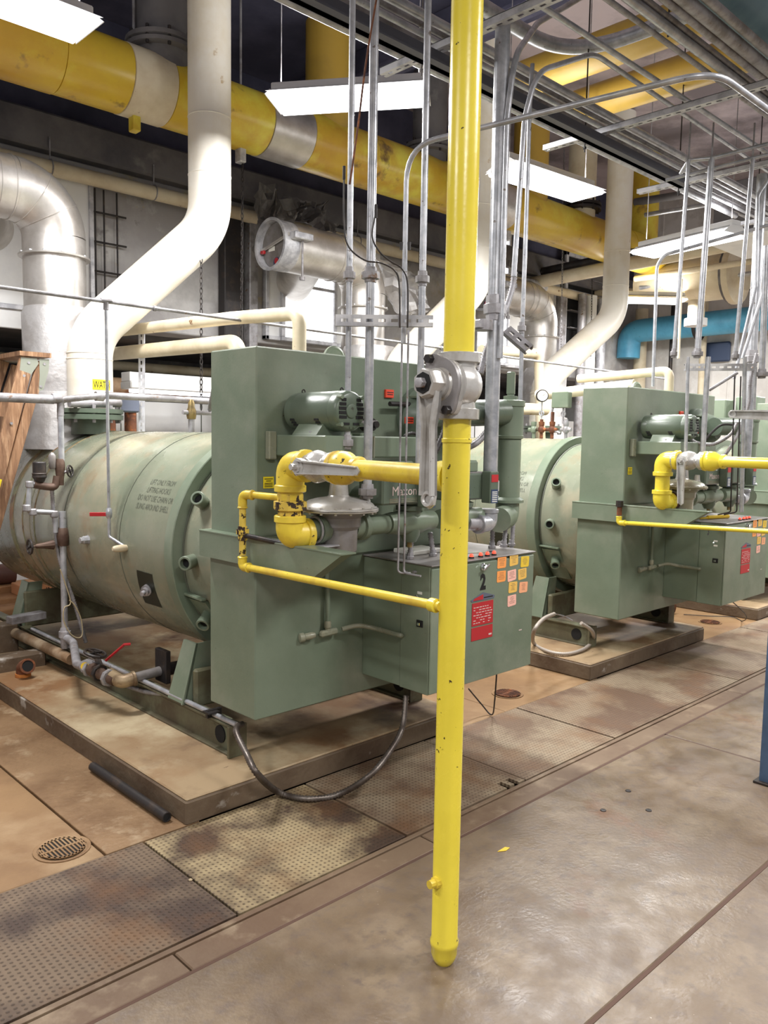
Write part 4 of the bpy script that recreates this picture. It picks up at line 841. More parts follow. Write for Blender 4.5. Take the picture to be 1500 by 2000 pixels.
# green electrical run on the housing front
t = thing('green_conduit', 'green painted conduit with junction fitting on the housing front', 'conduit', (2.3, 2.82, .8)); Yc = 2.825
a = P(640, 1085, 'y', Yc); b = P(640, 1225, 'y', Yc); MB().cyl(a, b, .0115, 12).build('drop_tube', G, t)
MB().lathe(b+Vector((0, 0, .03)), (0, 0, -1), [(0, .014), (.012, .017), (.03, .017), (.035, .013), (.05, .014)], 12).build('connector', GS, t)
c = P(642, 1236, 'y', Yc); MB().obox(c+Vector((-.05, 0, 0)), c+Vector((.05, 0, .004)), .03, .03, .008).build('junction_body', GS, t)
MB().lathe(P(615, 1240, 'y', Yc), (-1, .3, -.1), [(-.0, .012), (.02, .017), (.05, .016), (.055, .022), (.075, .022), (.08, .01)], 12).build('end_fitting', GS, t)
q = [P(668, 1229, 'y', Yc-.01), P(700, 1222, 'y', 2.78), P(735, 1228, 'x', 2.6), P(770, 1238, 'x', 2.6), P(782, 1241, 'x', 2.605), P(785, 1241, 'x', 2.63)]
MB().tube(smooth(q), .0115, 12).build('side_tube', GS, t)
t2 = copy_tree(t, None, (3.05, 0, 0), 'green painted conduit with junction fitting on the second housing')
# black cord hanging under each cabinet
for dx, lb in ((0, 'thin black cord hanging in a V under the numbered 2 cabinet'), (3.05, 'thin black cord trailing under the numbered 3 cabinet')):
    a = P(971, 1318, 'y', 2.6)
    if dx == 0: q = [Vector((a.x, 2.6, .455)), P(966, 1370, 'y', 2.7), Vector((*P(960, 1396, 'z', .012).xy, .012)), P(940, 1375, 'y', 2.9), P(915, 1345, 'y', 2.92)]
    else: q = [Vector((6.15, 2.6, .455)), P(1456, 1200, 'y', 2.7), Vector((*P(1450, 1213, 'z', .012).xy, .012)), Vector((*P(1430, 1205, 'z', .012).xy, .012)), Vector((*P(1380, 1203, 'z', .01).xy, .01)), Vector((*P(1335, 1200, 'z', .01).xy, .01))]
    one(MB().tube(smooth(q), .0042, 6), 'cord', BK, lb, 'cord')

# ================================================================== big pipes: stacks, ducts, header
def stack(bx, label, tx=0.0, sc=1):
    by, r = 5.55, .152; t = thing('white_stack', label, 'stack', (bx, by, 1.6))
    pts = [(bx, by, 1.74), (bx, by, 2.28), (bx+.78+tx, by-.3, 3.1), (bx+.78+tx, by-.3, 5.45)]
    MB().tube(bend(pts, .42, 12), r, 40).build('insulated_pipe', W, t)
    MB().lathe((bx, by, 1.59), Zd, [(0, .13), (.1, .13), (.102, .22), (.135, .22), (.14, .2), (.145, .22), (.175, .22), (.178, .15)], 32).build('flange', G2, t)
    for k in range(10): a = 2*math.pi*k/10; MB().cyl((bx+.195*math.cos(a), by+.195*math.sin(a), 1.67), (bx+.195*math.cos(a), by+.195*math.sin(a), 1.79), .012, 6).build('bolt', ZD, t)
    for z in (1.82, 2.1, 2.14): MB().lathe((bx, by, z), Zd, [(0, r), (.003, r+.003), (.008, r+.003), (.011, r)], 36).build('seam', W, t)
    for z in (3.45, 3.85): MB().lathe((bx+.78+tx, by-.3, z), Zd, [(0, r), (.003, r+.003), (.008, r+.003), (.011, r)], 36).build('seam', W, t)
    return t
s1 = stack(2.5, 'fat white insulated stack on the nearest boiler'); stack(5.53, 'white insulated stack mostly hidden behind the yellow pole'); stack(7.92, 'white insulated stack crossing in front of the far wall', tx=.2)
# a short printed label round the first stack
c0 = Vector((2.5, 5.55, 1.93)); rr = .1545
def wrapf(u, v, a0): a = a0+u/rr; return Vector((c0.x+math.cos(a)*rr, c0.y+math.sin(a)*rr, c0.z+v))
aw = math.atan2(-.7, -.7)+.78; mb = MB()
for k in range(8):
    u0, u1 = -.05+k*.0175, -.05+(k+1)*.0175; mb.add([wrapf(u0, -.035, aw), wrapf(u1, -.035, aw), wrapf(u1, .035, aw), wrapf(u0, .035, aw)], [(0, 1, 2, 3)])
pl = mb.build('pipe_label', STK['lemon'], s1); rr = .1552
tm = textmb('WATER', .07, (0, 0, 0), (1, 0, 0), (0, 0, 1), fn=lambda u, v: wrapf(u*.55-.045, v-.025, aw)); tm.build('letters', INK, pl)
def duct(x, label, panelx, damper):
    y, r = 6.02, .215; t = thing('flue_duct', label, 'duct', (x, y, 1.5))
    MB().lathe((x, y-.1, 1.48), Zd, [(0, .34), (.06, .33), (.4, .29), (.405, .262), (.95, .268), (1.0, .25)], 24).build('foil_wrap', FO, t, sharp=60)
    MB().cyl((x, y, 2.4), (x, y, 2.86), r, 40).build('duct_pipe', AL, t)
    MB().lathe((x, y, 2.86), Zd, [(-.01, r), (-.008, r+.03), (.004, r+.032), (.008, r+.004), (.02, r+.002), (.13, r+.002)], 40).build('flange', AL, t)
    for k in range(14): a = 2*math.pi*k/14; screw(t, (x+(r+.018)*math.cos(a), y+(r+.018)*math.sin(a), 2.862), (0, 0, 1), .01, .012, ZN)
    # gored elbow
    N = 12; pts = []; R0 = .3
    for k in range(N+1):
        a = math.pi/2*k/N; pts.append(Vector((x-R0+R0*math.cos(a), y, 2.99+R0*math.sin(a))))
    e = MB().tube(pts, r+.002, 36); e.build('elbow', AL, t)
    for k in (4, 8): MB().torus(pts[k], pts[k+1]-pts[k-1], r+.003, .004, 36, 5).build('gore_seam', AL, t)
    xe = x-R0-.75
    MB().cyl((x-R0+.005, y, 2.99+R0), (xe, y, 2.99+R0), r, 40).build('duct_run', AL, t)
    for dx_ in (.02, .12): MB().torus((x-R0-dx_, y, 3.29), (1, 0, 0), r+.002, .006, 36, 5).build('seam_ring', AL, t)
    MB().tube([(x-R0-.38, y+.02, 3.27), (x-R0+.15, WY-.06, 3.2)], r*.9, 32).build('wall_branch', AL, t)
    # barometric damper in the open end
    d = MB().lathe((xe, y, 3.29), (-1, 0, 0), [(-.1, r+.004), (.06, r+.004), (.065, r+.014), (.08, r+.014), (.08, r-.012), (-.04, r-.014)], 40).build('damper_collar', ZR, t)
    MB().cyl((xe-.005, y, 3.29), (xe-.015, y, 3.29), r-.02, 36).build('damper_disc', GV, d)
    MB().obox((xe-.035, y+.19, 3.26), (xe-.035, y-.23, 3.35), .012, .03, .003).build('damper_arm', AL, d)
    MB().box((xe-.055, y+.13, 3.23), (xe-.025, y+.18, 3.26), .006).build('weight', RD, d)
    MB().lathe((xe-.016, y-.02, 3.14), (-1, 0, 0), [(0, .045), (.003, .045)], 24).build('round_emblem', STK['blue'], d)
    MB().lathe((xe-.0195, y-.02, 3.15), (-1, 0, 0), [(0, .028), (.002, .028)], 20).build('emblem_red', STK['red'], d)
    MB().box((xe-.018, y+.01, 3.245), (xe-.016, y+.1, 3.285)).build('paper_label', STK['white'], d)
    MB().box((xe-.02, y-.3, 3.31), (xe+.18, y-.18, 3.37), .008).build('linkage_bracket', ZR, t)
    MB().lathe((xe+.1, y-.24, 3.32), (0, 0, -1), [(0, .01), (.32, .01), (.32, .026), (.35, .026)], 10).build('hanging_rod', ZD, t)
    return t
dd = duct(2.46, 'silver flue duct with elbow behind the wooden ladder', 1.55, True)
copy_tree(dd, None, (3.04, 0, 0), 'silver flue duct ending in the round damper with emblem')
copy_tree(dd, None, (6.0, 0, 0), 'third silver flue duct right of the yellow pole')
one(crumple([(742, 500), (770, 520), (820, 545), (838, 600), (815, 615), (770, 612), (745, 560)], 6.25, .07, 8), 'foil_sheet', FO, 'loose crumpled foil sheet beside the second duct elbow', 'foil', sharp=15)
# yellow header along the wall
HY, HZ, HR = 5.75, 4.15, .245
t = thing('yellow_header', 'huge yellow insulated header pipe running the length of the wall', 'pipe', (4, HY, HZ-HR))
a = lambda px: P(px, 300, 'y', HY).x
for i, (p0, p1, m_) in enumerate(((-260, 105, YD), (105, 235, YD), (235, 318, WP), (318, 505, YD), (505, 585, AL), (585, 945, YD), (945, 985, AL), (985, 1215, YD), (1215, 1290, YD))):
    x0 = P(p0, 60+p0*.33, 'y', HY).x; x1 = P(p1, 60+p1*.33, 'y', HY).x
    r_ = HR*(1.0 if i % 2 == 0 else .985)
    MB().lathe((x0, HY, HZ), (1, 0, 0), [(0, r_-.008), (.004, r_), (x1-x0-.004, r_), (x1-x0, r_-.008)], 40).build('header_section', m_, t, **({'label': 'bare white patch' if m_ == WP else 'shiny metal jacket'} if m_ in (WP, AL) else {}))
for px in (262, 470, 992):
    x = P(px, 60+px*.33, 'y', HY).x; o = MB().box((x-.03, HY-.04, HZ-HR-.1), (x+.03, HY+.04, HZ-HR+.01), .006).build('hanger_lug', YD if px == 262 else ZR, t)
    MB().cyl((x, HY, HZ+HR-.02), (x, HY, 5.45), .01, 8).build('hanger_rod', ZD, t)
# risers from the header to the ceiling
for k, (px, r_, m_, lb) in enumerate(((318, .2, CB, 'grey flanged pipe stub rising from the header behind the stack'), (640, .2, YF, 'faded yellow riser above the hanging light'), (838, .17, CB, 'grey valve and flange rising from the header'), (1255, .2, YD, 'yellow riser beside the far white stack'), (1035, .2, YF, 'yellow riser with dark shade behind the two slim conduits'), (1135, .17, WP, 'beige pipe with black flange left of the far white stack'))):
    x = P(px, 60+px*.33-20, 'y', HY).x; t = thing('header_riser', lb, 'pipe', (x, HY, HZ))
    MB().cyl((x, HY, HZ+.1), (x, HY, 5.45), r_, 28).build('riser_pipe', m_, t)
    if m_ in (CB, WP):
        MB().lathe((x, HY, HZ+HR+.02), Zd, [(0, r_+.01), (.002, r_+.07), (.03, r_+.07), (.035, r_+.02), (.05, r_+.07), (.08, r_+.07), (.085, r_)], 28).build('flange', BK if m_ == WP else CB, t)
        for q in range(10): a_ = 2*math.pi*q/10; MB().cyl((x+(r_+.05)*math.cos(a_), HY+(r_+.05)*math.sin(a_), HZ+HR), (x+(r_+.05)*math.cos(a_), HY+(r_+.05)*math.sin(a_), HZ+HR+.13), .012, 6).build('bolt', BK, t)
# cream wall pipe under the beam
t = thing('wall_pipe', 'long cream pipe along the top of the concrete wall', 'pipe', (4, WY-.12, 3.7))
MB().cyl((-3, WY-.13, 3.76), (11.7, WY-.13, 3.74), .062, 24).build('pipe', WP, t)
for px in (98, 300, 700, 1000):
    x = P(px, 330, 'y', WY-.13).x; MB().torus((x, WY-.13, 3.755), (1, 0, 0), .066, .006, 20, 6).build('hanger', ZD, t); MB().cyl((x, WY-.13, 3.82), (x, WY-.13, 4.0), .006, 6).build('rod', ZD, t)
x = P(1020, 555, 'y', WY-.13).x; MB().cyl((x, WY-.13, 3.745), (x+.5, WY-.13, 3.745), .075, 20).build('joint_cover', ZR, t)
# white pipes coming out between boilers
def wp(q, r, label, rad=.12, m_=None, name='insulated_pipe'): return one(MB().tube(bend([Vector(p) for p in q], rad, 9), r, 22), name, m_ or WP, label, 'pipe')
wp([(2.9, 6.9, 2.4), (2.9, 4.4, 2.33), P(585, 612, 'x', 2.9)+Vector((0, -.0, 0)), P(585, 612, 'x', 2.9)+Vector((0, 0, -.75))], .04, 'upper cream pipe elbowing down behind the green housing', rad=.08)
wp([(2.9, 6.6, 2.22), P(466, 668, 'x', 2.9), P(466, 668, 'x', 2.9)+Vector((0, 0, -.6))], .05, 'lower stained cream pipe elbowing down behind the green housing', rad=.1)
wp([(2.8, 6.9, 1.98), (2.8, 6.2, 1.97)], .055, 'short capped cream pipe under the stained one')
wp([(3.05, 7.7, 2.05), P(365, 765, 'y', 7.7)], .1, 'brown stained pipe in the dark gap below the wall', m_=mat('brown_stained_cover', S(168, 140, 110), .7, 0, ((S(120, 78, 50), 3, .45, .6),)))
wp([(2.2, 8.2, 2.3), (6, 8.2, 2.32)], .05, 'dusty pipe deep in the dark gap under the wall')
wp([P(1130, 740, 'x', 5.95), P(1308, 724, 'x', 5.95), P(1308, 724, 'x', 5.95)+Vector((0, 0, -.7))], .035, 'cream pipe elbowing down behind the second housing', rad=.06)
wp([P(1050, 772, 'x', 5.85), P(1240, 752, 'x', 5.85)], .045, 'stained cream pipe running behind the second lifting eye')
wp([P(940, 684, 'y', 5.2), P(1052, 690, 'y', 5.2), P(1056, 860, 'y', 5.2)], .052, 'cream pipe elbowing down right of the thick riser', rad=.1)
wp([P(930, 795, 'y', 5.0), P(1065, 800, 'y', 5.0)], .06, 'cream pipe low behind the green canister')
# strut post carrying the cream pipes, pale light fixture and things behind the shell
strut(P(276, 852, 'x', 2.9), P(276, 630, 'x', 2.9), view, 'white slotted strut post carrying two cream pipes', .042, .022, ZR)
t = thing('light_fixture', 'white fluorescent fixture hanging low under the concrete wall', 'light', P(345, 755, 'y', 6.7))
a = P(245, 748, 'y', 6.7); b = P(420, 760, 'y', 6.7)
MB().box((a.x, 6.62, b.z+.02), (b.x+.3, 6.78, b.z+.1), .004).build('housing', WH, t); MB().box((a.x, 6.6, b.z-.045), (b.x+.3, 6.8, b.z+.02), .01).build('reflector', WH, t)
MB().cyl((a.x+.02, 6.66, b.z-.06), (b.x+.28, 6.66, b.z-.06), .018, 12).build('tube', TUBE, t)
for k, px in enumerate((215, 255)):
    c = P(px, 838, 'x', 2.95); one(MB().cyl((c.x, c.y, 1.55), (c.x, c.y, 1.78), .045, 18).lathe((c.x, c.y, 1.76), Zd, [(0, .055), (.03, .055)], 18), 'rusty_stub', RI, 'rusty pipe stub with pale cap on the shell, '+('beside the stack flange' if not k else 'beside the strut post'), 'pipe')
# brass valve on top of the shell
t = thing('brass_valve', 'brass plug valve standing on the first shell', 'valve', P(374, 836, 'x', 2.66)); c = t.location.copy(); c.z = 1.615; t.location.z = 1.615
MB().cyl(c, c+Vector((0, 0, .09)), .02, 14).build('nipple', ZD, t); MB().lathe(c+Vector((0, 0, .08)), Zd, [(0, .026), (.02, .03), (.05, .03), (.07, .022), (.1, .02), (.12, .01)], 12).build('body', BR, t)
MB().cyl(c+Vector((-.06, 0, .12)), c+Vector((.14, 0, .12)), .014, 10).build('cross_pipe', ZD, t)
flexc([c+Vector((.02, -.3, .36)), c+Vector((.04, -.2, .28)), c+Vector((.08, -.1, .2)), c+Vector((.13, 0, .14))], .014, 'ribbed conduit slanting down to the brass valve')
# gauge and fittings on the second shell
t = thing('pressure_gauge', 'round white pressure gauge on a curled siphon over the second shell', 'gauge', (5.7, 4.0, 1.62)); c = P(1059, 773, 'x', 5.7); dv = Vector((-.72, -.69, 0))
g0 = MB().lathe(c+dv*-.03, dv, [(0, .05), (.04, .052), (.046, .05)], 28).build('case', BK, t); MB().lathe(c+dv*.0165, dv, [(0, .043), (.002, .043)], 26).build('dial', STK['white'], g0)
mb = MB(); x_, y_, _ = frame(dv)
for k in range(11): a = R(-45+k*27); p = c+dv*.0188+(x_*math.cos(a)+y_*math.sin(a))*.034; q = c+dv*.0188+(x_*math.cos(a)+y_*math.sin(a))*.039; mb.obox(p, q, .0025, .001)
mb.obox(c+dv*.019, c+dv*.019+(x_*.8+y_*.6)*.03, .003, .001); mb.build('scale_marks', INK, g0)
q = [c+Vector((0, 0, -.05)), c+Vector((0, 0, -.12))]+[c+Vector((.0, .022*math.sin(a), -.145+.022*math.cos(a))) for a in [k*math.pi/4 for k in range(9)]]+[c+Vector((0, 0, -.2)), c+Vector((0, 0, -.28))]
MB().tube(q, .006, 8).build('siphon', ZN, t)
def fitting(px, label, m_, h=.16):
    c = P(px, 852, 'x', 5.7); c.z = 1.615; t = thing('pipe_fitting', label, 'fitting', c); MB().cyl(c, c+Vector((0, 0, h)), .014, 10).build('nipple', m_, t)
    MB().lathe(c+Vector((0, 0, .05)), Zd, [(0, .022), (.012, .026), (.04, .026), (.05, .02), (.07, .024), (.09, .024)], 12).build('tee', m_, t); MB().cyl(c+Vector((0, .05, .075)), c+Vector((0, -.05, .075)), .015, 10).build('side_arm', m_, t)
fitting(1057, 'rusty tee under the pressure gauge', RI); fitting(1078, 'rusty capped tee beside the gauge siphon', RI, .22); fitting(1042, 'green tee on the second shell by the canister', G, .14); fitting(1105, 'grey tee under the green pressure switch', ZD)
t = thing('pressure_switch', 'green pressure switch box over the second shell', 'switch box', P(1091, 780, 'x', 5.7)); c = t.location.copy()
MB().box(c+Vector((-.03, -.11, -.07)), c+Vector((.03, .05, .06)), .005).build('box', G, t); MB().cyl(c+Vector((0, -.05, -.07)), c+Vector((0, -.05, -.2)), .009, 8).build('stem', ZD, t); MB().torus(c+Vector((0, -.05, -.12)), (1, 0, 0), .02, .006, 16, 6).build('pigtail', ZD, t)
flexc([c+Vector((0, .05, -.05)), c+Vector((0, .065, -.15)), c+Vector((0, .04, -.24)), c+Vector((0, -.03, -.28))], .012, 'ribbed conduit curling down from the green pressure switch')

# ================================================================== fluorescent lights
names = ['hanging fluorescent light glaring above the first housing', 'glaring hanging light right of the yellow pole top', 'glaring hanging light over the second housing', 'distant ceiling light glimpsed behind the far stack', 'hanging light cut by the top left corner', 'ceiling light behind the photographer near the entrance', 'ceiling light behind the photographer over the walkway', 'ceiling light beyond the frame by the ladder side', 'ceiling light beyond the frame by the blue column', 'added unseen light brightening the far white wall']
for (c, rz, wt), lb in zip(FIX, names):
    t = thing('hanging_light', lb, 'light', c, 'hanging fluorescent lights'); M_ = Matrix.Translation(Vector((0, 0, 0))) @ Matrix.Rotation(rz, 4, 'Z')
    def put(mb, name, m_): mb.v = [M_ @ v+Vector(c) for v in mb.v]; return mb.build(name, m_, t)
    L, W_ = .5, .17
    mb = MB(); mb.prism([(-L, -W_, .0), (-L, -.07, .04), (-L, .07, .04), (-L, W_, .0), (-L, W_-.006, .0), (-L, .068, .034), (-L, -.068, .034), (-L, -W_+.006, .0)], (1, 0, 0), 2*L); put(mb, 'reflector', WH)
    put(MB().box((-L+.01, -W_+.008, -.035), (L-.01, W_-.008, 0), .012), 'diffuser', TUBE)
    put(MB().box((-L, -.06, .05), (L, .06, .095), .006), 'ballast_box', WH)
    for s_ in (-1, 1): put(MB().prism([(s_*L, -W_, -.02), (s_*L, -.07, .05), (s_*L, .07, .05), (s_*L, W_, -.02)], (s_, 0, 0), .006), 'end_cap', WH)
    for x_ in (-.45, .45): put(MB().cyl((x_, 0, .095), (x_, 0, 5.45-c[2]), .004, 6), 'hanger_wire', ZD)
    area((c[0], c[1], c[2]-.045), rz, 2*L, .3, wt)
    up_ = area((c[0], c[1], c[2]+.12), rz, 2*L, .12, wt*.13); up_.rotation_euler = (math.pi, 0, rz)   # added up-lamp over each fixture to lift the dark ceiling
# ================================================================== strut rack and pipes under the ceiling
ux = [3.1, 4.62, 5.9, 7.35]
for x, lb in zip(ux, ('first long slotted ceiling strut above the yellow pole', 'second long slotted ceiling strut beside the far white stack', 'third slotted ceiling strut over the second housing', 'last slotted ceiling strut by the grey box duct')):
    n_ = one(slotted((x, 1.0 if x < 7 else 2.0, RZ-.05), (x, 3.2+.02*x, RZ-.05), .05, .035, (0, 0, -1), .03, .06), 'ceiling_strut', ZR, lb, 'strut')
    for y in (1.5, 3.0):
        one(MB().cyl((x+.02, y, RZ-.12), (x+.02, y, 5.48), .005, 6).lathe((x+.02, y, RZ-.1), Zd, [(0, .012), (.012, .012)], 6), 'hanger_rod', BK if x > 4 else ZD, 'threaded rod holding the %s strut, %s end' % ({3.1: 'first long', 4.62: 'second long', 5.9: 'third', 7.35: 'last'}[x], 'aisle' if y < 2 else 'wall'), 'rod')
runs = []
for i, px in enumerate((560, 592, 628, 662, 698, 735, 772)): runs.append((px, 3.62+(i % 2)*.05, .017 if i % 3 else .024))
for i, (px, z, r_) in enumerate(runs):
    y = P(px, 0, 'z', z).y; lb = 'galvanised conduit, %s of seven on the rack toward the wall' % ('nearest the wall', 'second', 'third', 'middle one', 'fifth', 'sixth', 'nearest the aisle')[i]
    one(MB().cyl((-.5, y, z), (7.4+.3*i, y, z), r_, 12), 'rack_conduit', ZD if i % 2 else ZN, lb, 'conduit', 'conduits on the wall side of the rack')
for i, (px, z, r_, m_, x1) in enumerate(((1040, 3.58, .015, ZN, 7.2), (1188, 3.6, .014, ZD, 7.6), (1232, 3.62, .024, ZN, 8), (1262, 3.66, .016, ZD, 8), (1300, 3.62, .02, ZD, 8.4), (1338, 3.64, .032, ZD, 8.4), (1385, 3.66, .022, ZD, 8.6))):
    y = P(px, 0, 'z', z).y; one(MB().cyl((-.5, y, z), (x1, y, z), r_, 12), 'rack_conduit', m_, ('lone conduit crossing under the yellow ceiling ducts', 'dull conduit first of the aisle side bundle', 'bright thick conduit of the aisle side bundle', 'slim conduit between thicker ones on the aisle side', 'dull conduit beside the thickest of the aisle bundle', 'thickest dull pipe of the aisle side bundle', 'outermost dull pipe next to the teal pipe')[i], 'conduit')
y = P(1462, 0, 'z', 3.95).y; one(MB().cyl((-.5, y, 3.95), (9, y, 3.95), .16, 28), 'teal_pipe', TE, 'fat faded teal pipe high above the aisle', 'pipe')
one(MB().box((1.4, 2.84, 3.42), (5.7, 2.88, 3.50), .003).box((1.4, 2.80, 3.42), (5.7, 2.88, 3.428)), 'steel_angle', mat('dark_angle', S(84, 84, 92), .5, .4), 'dark grey steel angle under the conduit rack', 'angle')
for x, lb in ((5.25, 'first yellow pipe crossing high under the ceiling'), (5.98, 'second yellow pipe crossing high under the ceiling')):
    one(MB().cyl((x, .2, 4.35), (x, 3.95, 4.35), .13, 28), 'yellow_ceiling_pipe', YF, lb, 'pipe')
for k, z in enumerate((4.42, 4.46, 4.5)): one(MB().cyl((5.55+k*.05, .2, z), (5.55+k*.05, 3.9, z), .015, 8), 'ceiling_tube', WP, 'thin pale tube between the two yellow ceiling pipes, '+('lowest', 'middle', 'highest')[k], 'tube')
q = [P(930, 100, 'z', 4.1), P(1010, 50, 'z', 4.1)*0+Vector((3.9, 3.25, 4.1)), Vector((4.6, 3.15, 4.1)), Vector((4.75, 1.0, 4.1))]
q = [Vector((2.6, 3.2, 4.1)), Vector((4.72, 3.2, 4.1)), Vector((4.75, .8, 4.1))]
one(MB().tube(bend(q, .45, 10), .045, 20), 'silver_pipe', ZN, 'shiny silver pipe turning a corner above the rack', 'pipe')
for k, px in enumerate((1097, 1107, 1140, 1175)): 
    x = 4.9+k*.35; one(MB().cyl((x, 2.6-k*.2, 4.1), (x, 2.6-k*.2, 5.49), .007, 6), 'ceiling_rod', BK, 'thin black rod hanging between silver pipe and yellow pipes, '+('first', 'second', 'third', 'fourth')[k]+' along the aisle', 'rod', 'black rods over the rack')
# horizontal beam, box duct and dusty pipes at the far end
a = P(1393, 420, 'x', 8.6); one(MB().box((8.6, -1, P(1393, 462, 'x', 8.6).z), (9.6, a.y, P(1393, 362, 'x', 8.6).z), .01), 'box_duct', CB, 'large grey box duct at the right under the ceiling', 'duct')
one(MB().box((8.55, -1, P(1393, 470, 'x', 8.6).z), (9.7, a.y+.1, P(1393, 462, 'x', 8.6).z)), 'duct_ledge', WH, 'pale ledge under the grey box duct', 'ledge')
def yrun(p0, p1, X, r_, m_, label, name='dusty_pipe', n=18): a = P(*p0, 'x', X); b = P(*p1, 'x', X); z = (a.z+b.z)/2; return one(MB().cyl((X, a.y, a.z), (X, b.y-1.0, b.z+(b.z-a.z)/(b.y-a.y)*-1.0), r_, n), name, m_, label, 'pipe')
yrun((1040, 553), (1500, 462), 9.6, .085, WP, 'dusty cream pipe with torn cover under the box duct')
yrun((1040, 535), (1500, 440), 9.7, .06, BK, 'black pipe just above the dusty cream pipe')
yrun((1240, 545), (1500, 505), 10.4, .04, WP, 'thin cream pipe below the dusty one')
yrun((1250, 562), (1500, 530), 10.6, .03, ZN, 'thin silver pipe at the far end under the ceiling')
yrun((1120, 575), (1400, 560), 11.2, .05, WP, 'cream pipe high along the far wall')
yrun((1260, 420), (1500, 380), 10.0, .03, ZN, 'slim silver pipe behind the hanging conduits')
yrun((1240, 395), (1400, 370), 10.2, .05, CB, 'grey pipe behind the last slotted strut')
t = thing('flanged_tank', 'cream horizontal vessel end with dark flange near the far ceiling', 'vessel', P(1370, 545, 'x', 10.8)); c = t.location.copy()
MB().lathe(c+Vector((0, .9, 0)), (0, -1, 0), [(0, .2), (.8, .3), (1.3, .3), (1.32, .38), (1.4, .38), (1.42, .3), (1.5, .22)], 28).build('vessel_body', WP, t); MB().lathe(c+Vector((0, -.38, 0)), (0, -1, 0), [(0, .36), (.05, .37), (.1, .36)], 28).build('flange', CB, t)
MB().cyl(c+Vector((0, .05, -.28)), c+Vector((0, .05, -.55)), .11, 18).build('outlet', WP, t); MB().cyl(c+Vector((0, .05, -.52)), c+Vector((0, .05, -.62)), .15, 20).build('outlet_cap', WH, t)
# blue pipe and pale pipes on the far wall
t = thing('blue_pipe', 'fat sky-blue pipe along the far white wall', 'pipe', (12.3, 5, 3.3)); a = P(1230, 648, 'x', 12.05); b = P(1500, 618, 'x', 12.05)
MB().tube(bend([(12.05, b.y-3, b.z+.02), (12.05, a.y, a.z), (12.05, a.y+.01, a.z-.42)], .3), .18, 28).build('pipe', BL, t); MB().torus((12.05, P(1365, 640, 'x', 12.05).y, P(1365, 636, 'x', 12.05).z), (0, 1, 0), .2, .03, 24, 6).build('clamp', BK, t)
for k, (px, r_, m_) in enumerate(((1250, .1, WP), (1133, .06, ZD), (1150, .09, WH), (1172, .07, ZR), (1310, .03, BK), (1372, .05, WP))):
    c = P(px, 700, 'x', 12.35) if px > 1240 else P(px, 700, 'y', 6.75); one(MB().cyl((c.x, c.y, 0), (c.x, c.y, 3.75), r_, 16), 'wall_riser', m_, ('pale pipe rising behind the blue pipe end', 'dull grey pipe on the back wall corner', 'white pipe on the back wall corner', 'silver pipe on the back wall corner', 'thin dark pipe on the far wall', 'pale pipe on the far wall behind the second strut')[k], 'pipe')
one(MB().box(P(1400, 668, 'x', 12.5)-Vector((0, .2, .3)), P(1400, 668, 'x', 12.5)+Vector((.08, .2, 0)), .02), 'blue_box', STK['blue'], 'small blue panel under the blue pipe', 'box')
# coloured rods at the right background: panels behind burners
for k, (px, py, lb) in enumerate(((1405, 806, 'small green junction box on the far wall side'), (1465, 800, 'tall green box behind the second canister'))):
    c = P(px, py, 's', 11); one(MB().box(c-Vector((.1, .1, .1 if not k else .5)), c+Vector((.1, .1, .12)), .01), 'junction_box', G, lb, 'box')
# blue column
t = thing('blue_column', 'blue-grey steel column cut by the frame at the right', 'column', (4.0, 1.3, 0))
MB().box((3.882, 1.22, 0), (3.894, 1.42, 5.5)).box((4.072, 1.22, 0), (4.084, 1.42, 5.5)).box((3.894, 1.314, 0), (4.072, 1.326, 5.5)).build('h_section', BC, t); MB().box((3.86, 1.2, 0), (4.11, 1.44, .012), .002).build('base_plate', BK, t)
# long thin pipe with dropper in front of the first stack
t = thing('sampling_pipe', 'long thin grey pipe crossing in front of both white stacks', 'pipe', (2, 4.25, 1.1))
MB().cyl((.4, 4.25, 2.31), (8.3, 4.25, 2.28), .0095, 10).build('run', ZD, t)
c = P(207, 590, 'y', 4.25); MB().cyl((c.x, 4.25, 1.19), (c.x, 4.25, 2.3), .0085, 10).build('dropper', ZN, t)
MB().lathe((c.x-.03, 4.25, 2.308), (1, 0, 0), [(0, .014), (.06, .014)], 10).lathe((c.x, 4.25, 2.26), Zd, [(0, .014), (.04, .014)], 10).build('tee', ZD, t)
for px, py in ((306, 605), (863, 690), (1258, 735)):
    q = P(px, py, 'y', 4.25); MB().lathe((q.x-.02, 4.25, 2.31-.0038*(q.x-.4)), (1, 0, 0), [(0, .016), (.015, .016), (.02, .012), (.04, .012)], 8).build('coupling', ZD, t)
t = thing('sample_valve', 'small ball valve with red lever on the first shell side', 'valve', (c.x, 4.25, 1.0))
MB().lathe((c.x, 4.25, 1.19), (0, 0, -1), [(0, .011), (.008, .016), (.03, .018), (.05, .016), (.058, .011)], 10).build('valve_body', ZN, t); MB().obox((c.x, 4.245, 1.155), (c.x-.075, 4.33, 1.152), .004, .022, .002).build('red_lever', RD, t)
p_, n_ = SH(247, 1070); MB().tube(bend([(c.x, 4.25, 1.14), (c.x, 4.25, 1.03), (p_.x, p_.y, p_.z)], .02), .009, 10).build('lower_pipe', ZN, t); MB().lathe(p_-Vector((.08, 0, 0)), (1, 0, 0), [(0, .010), (.012, .017), (.05, .021), (.07, .019), (.085, .016)], 12).build('union', WP, t)
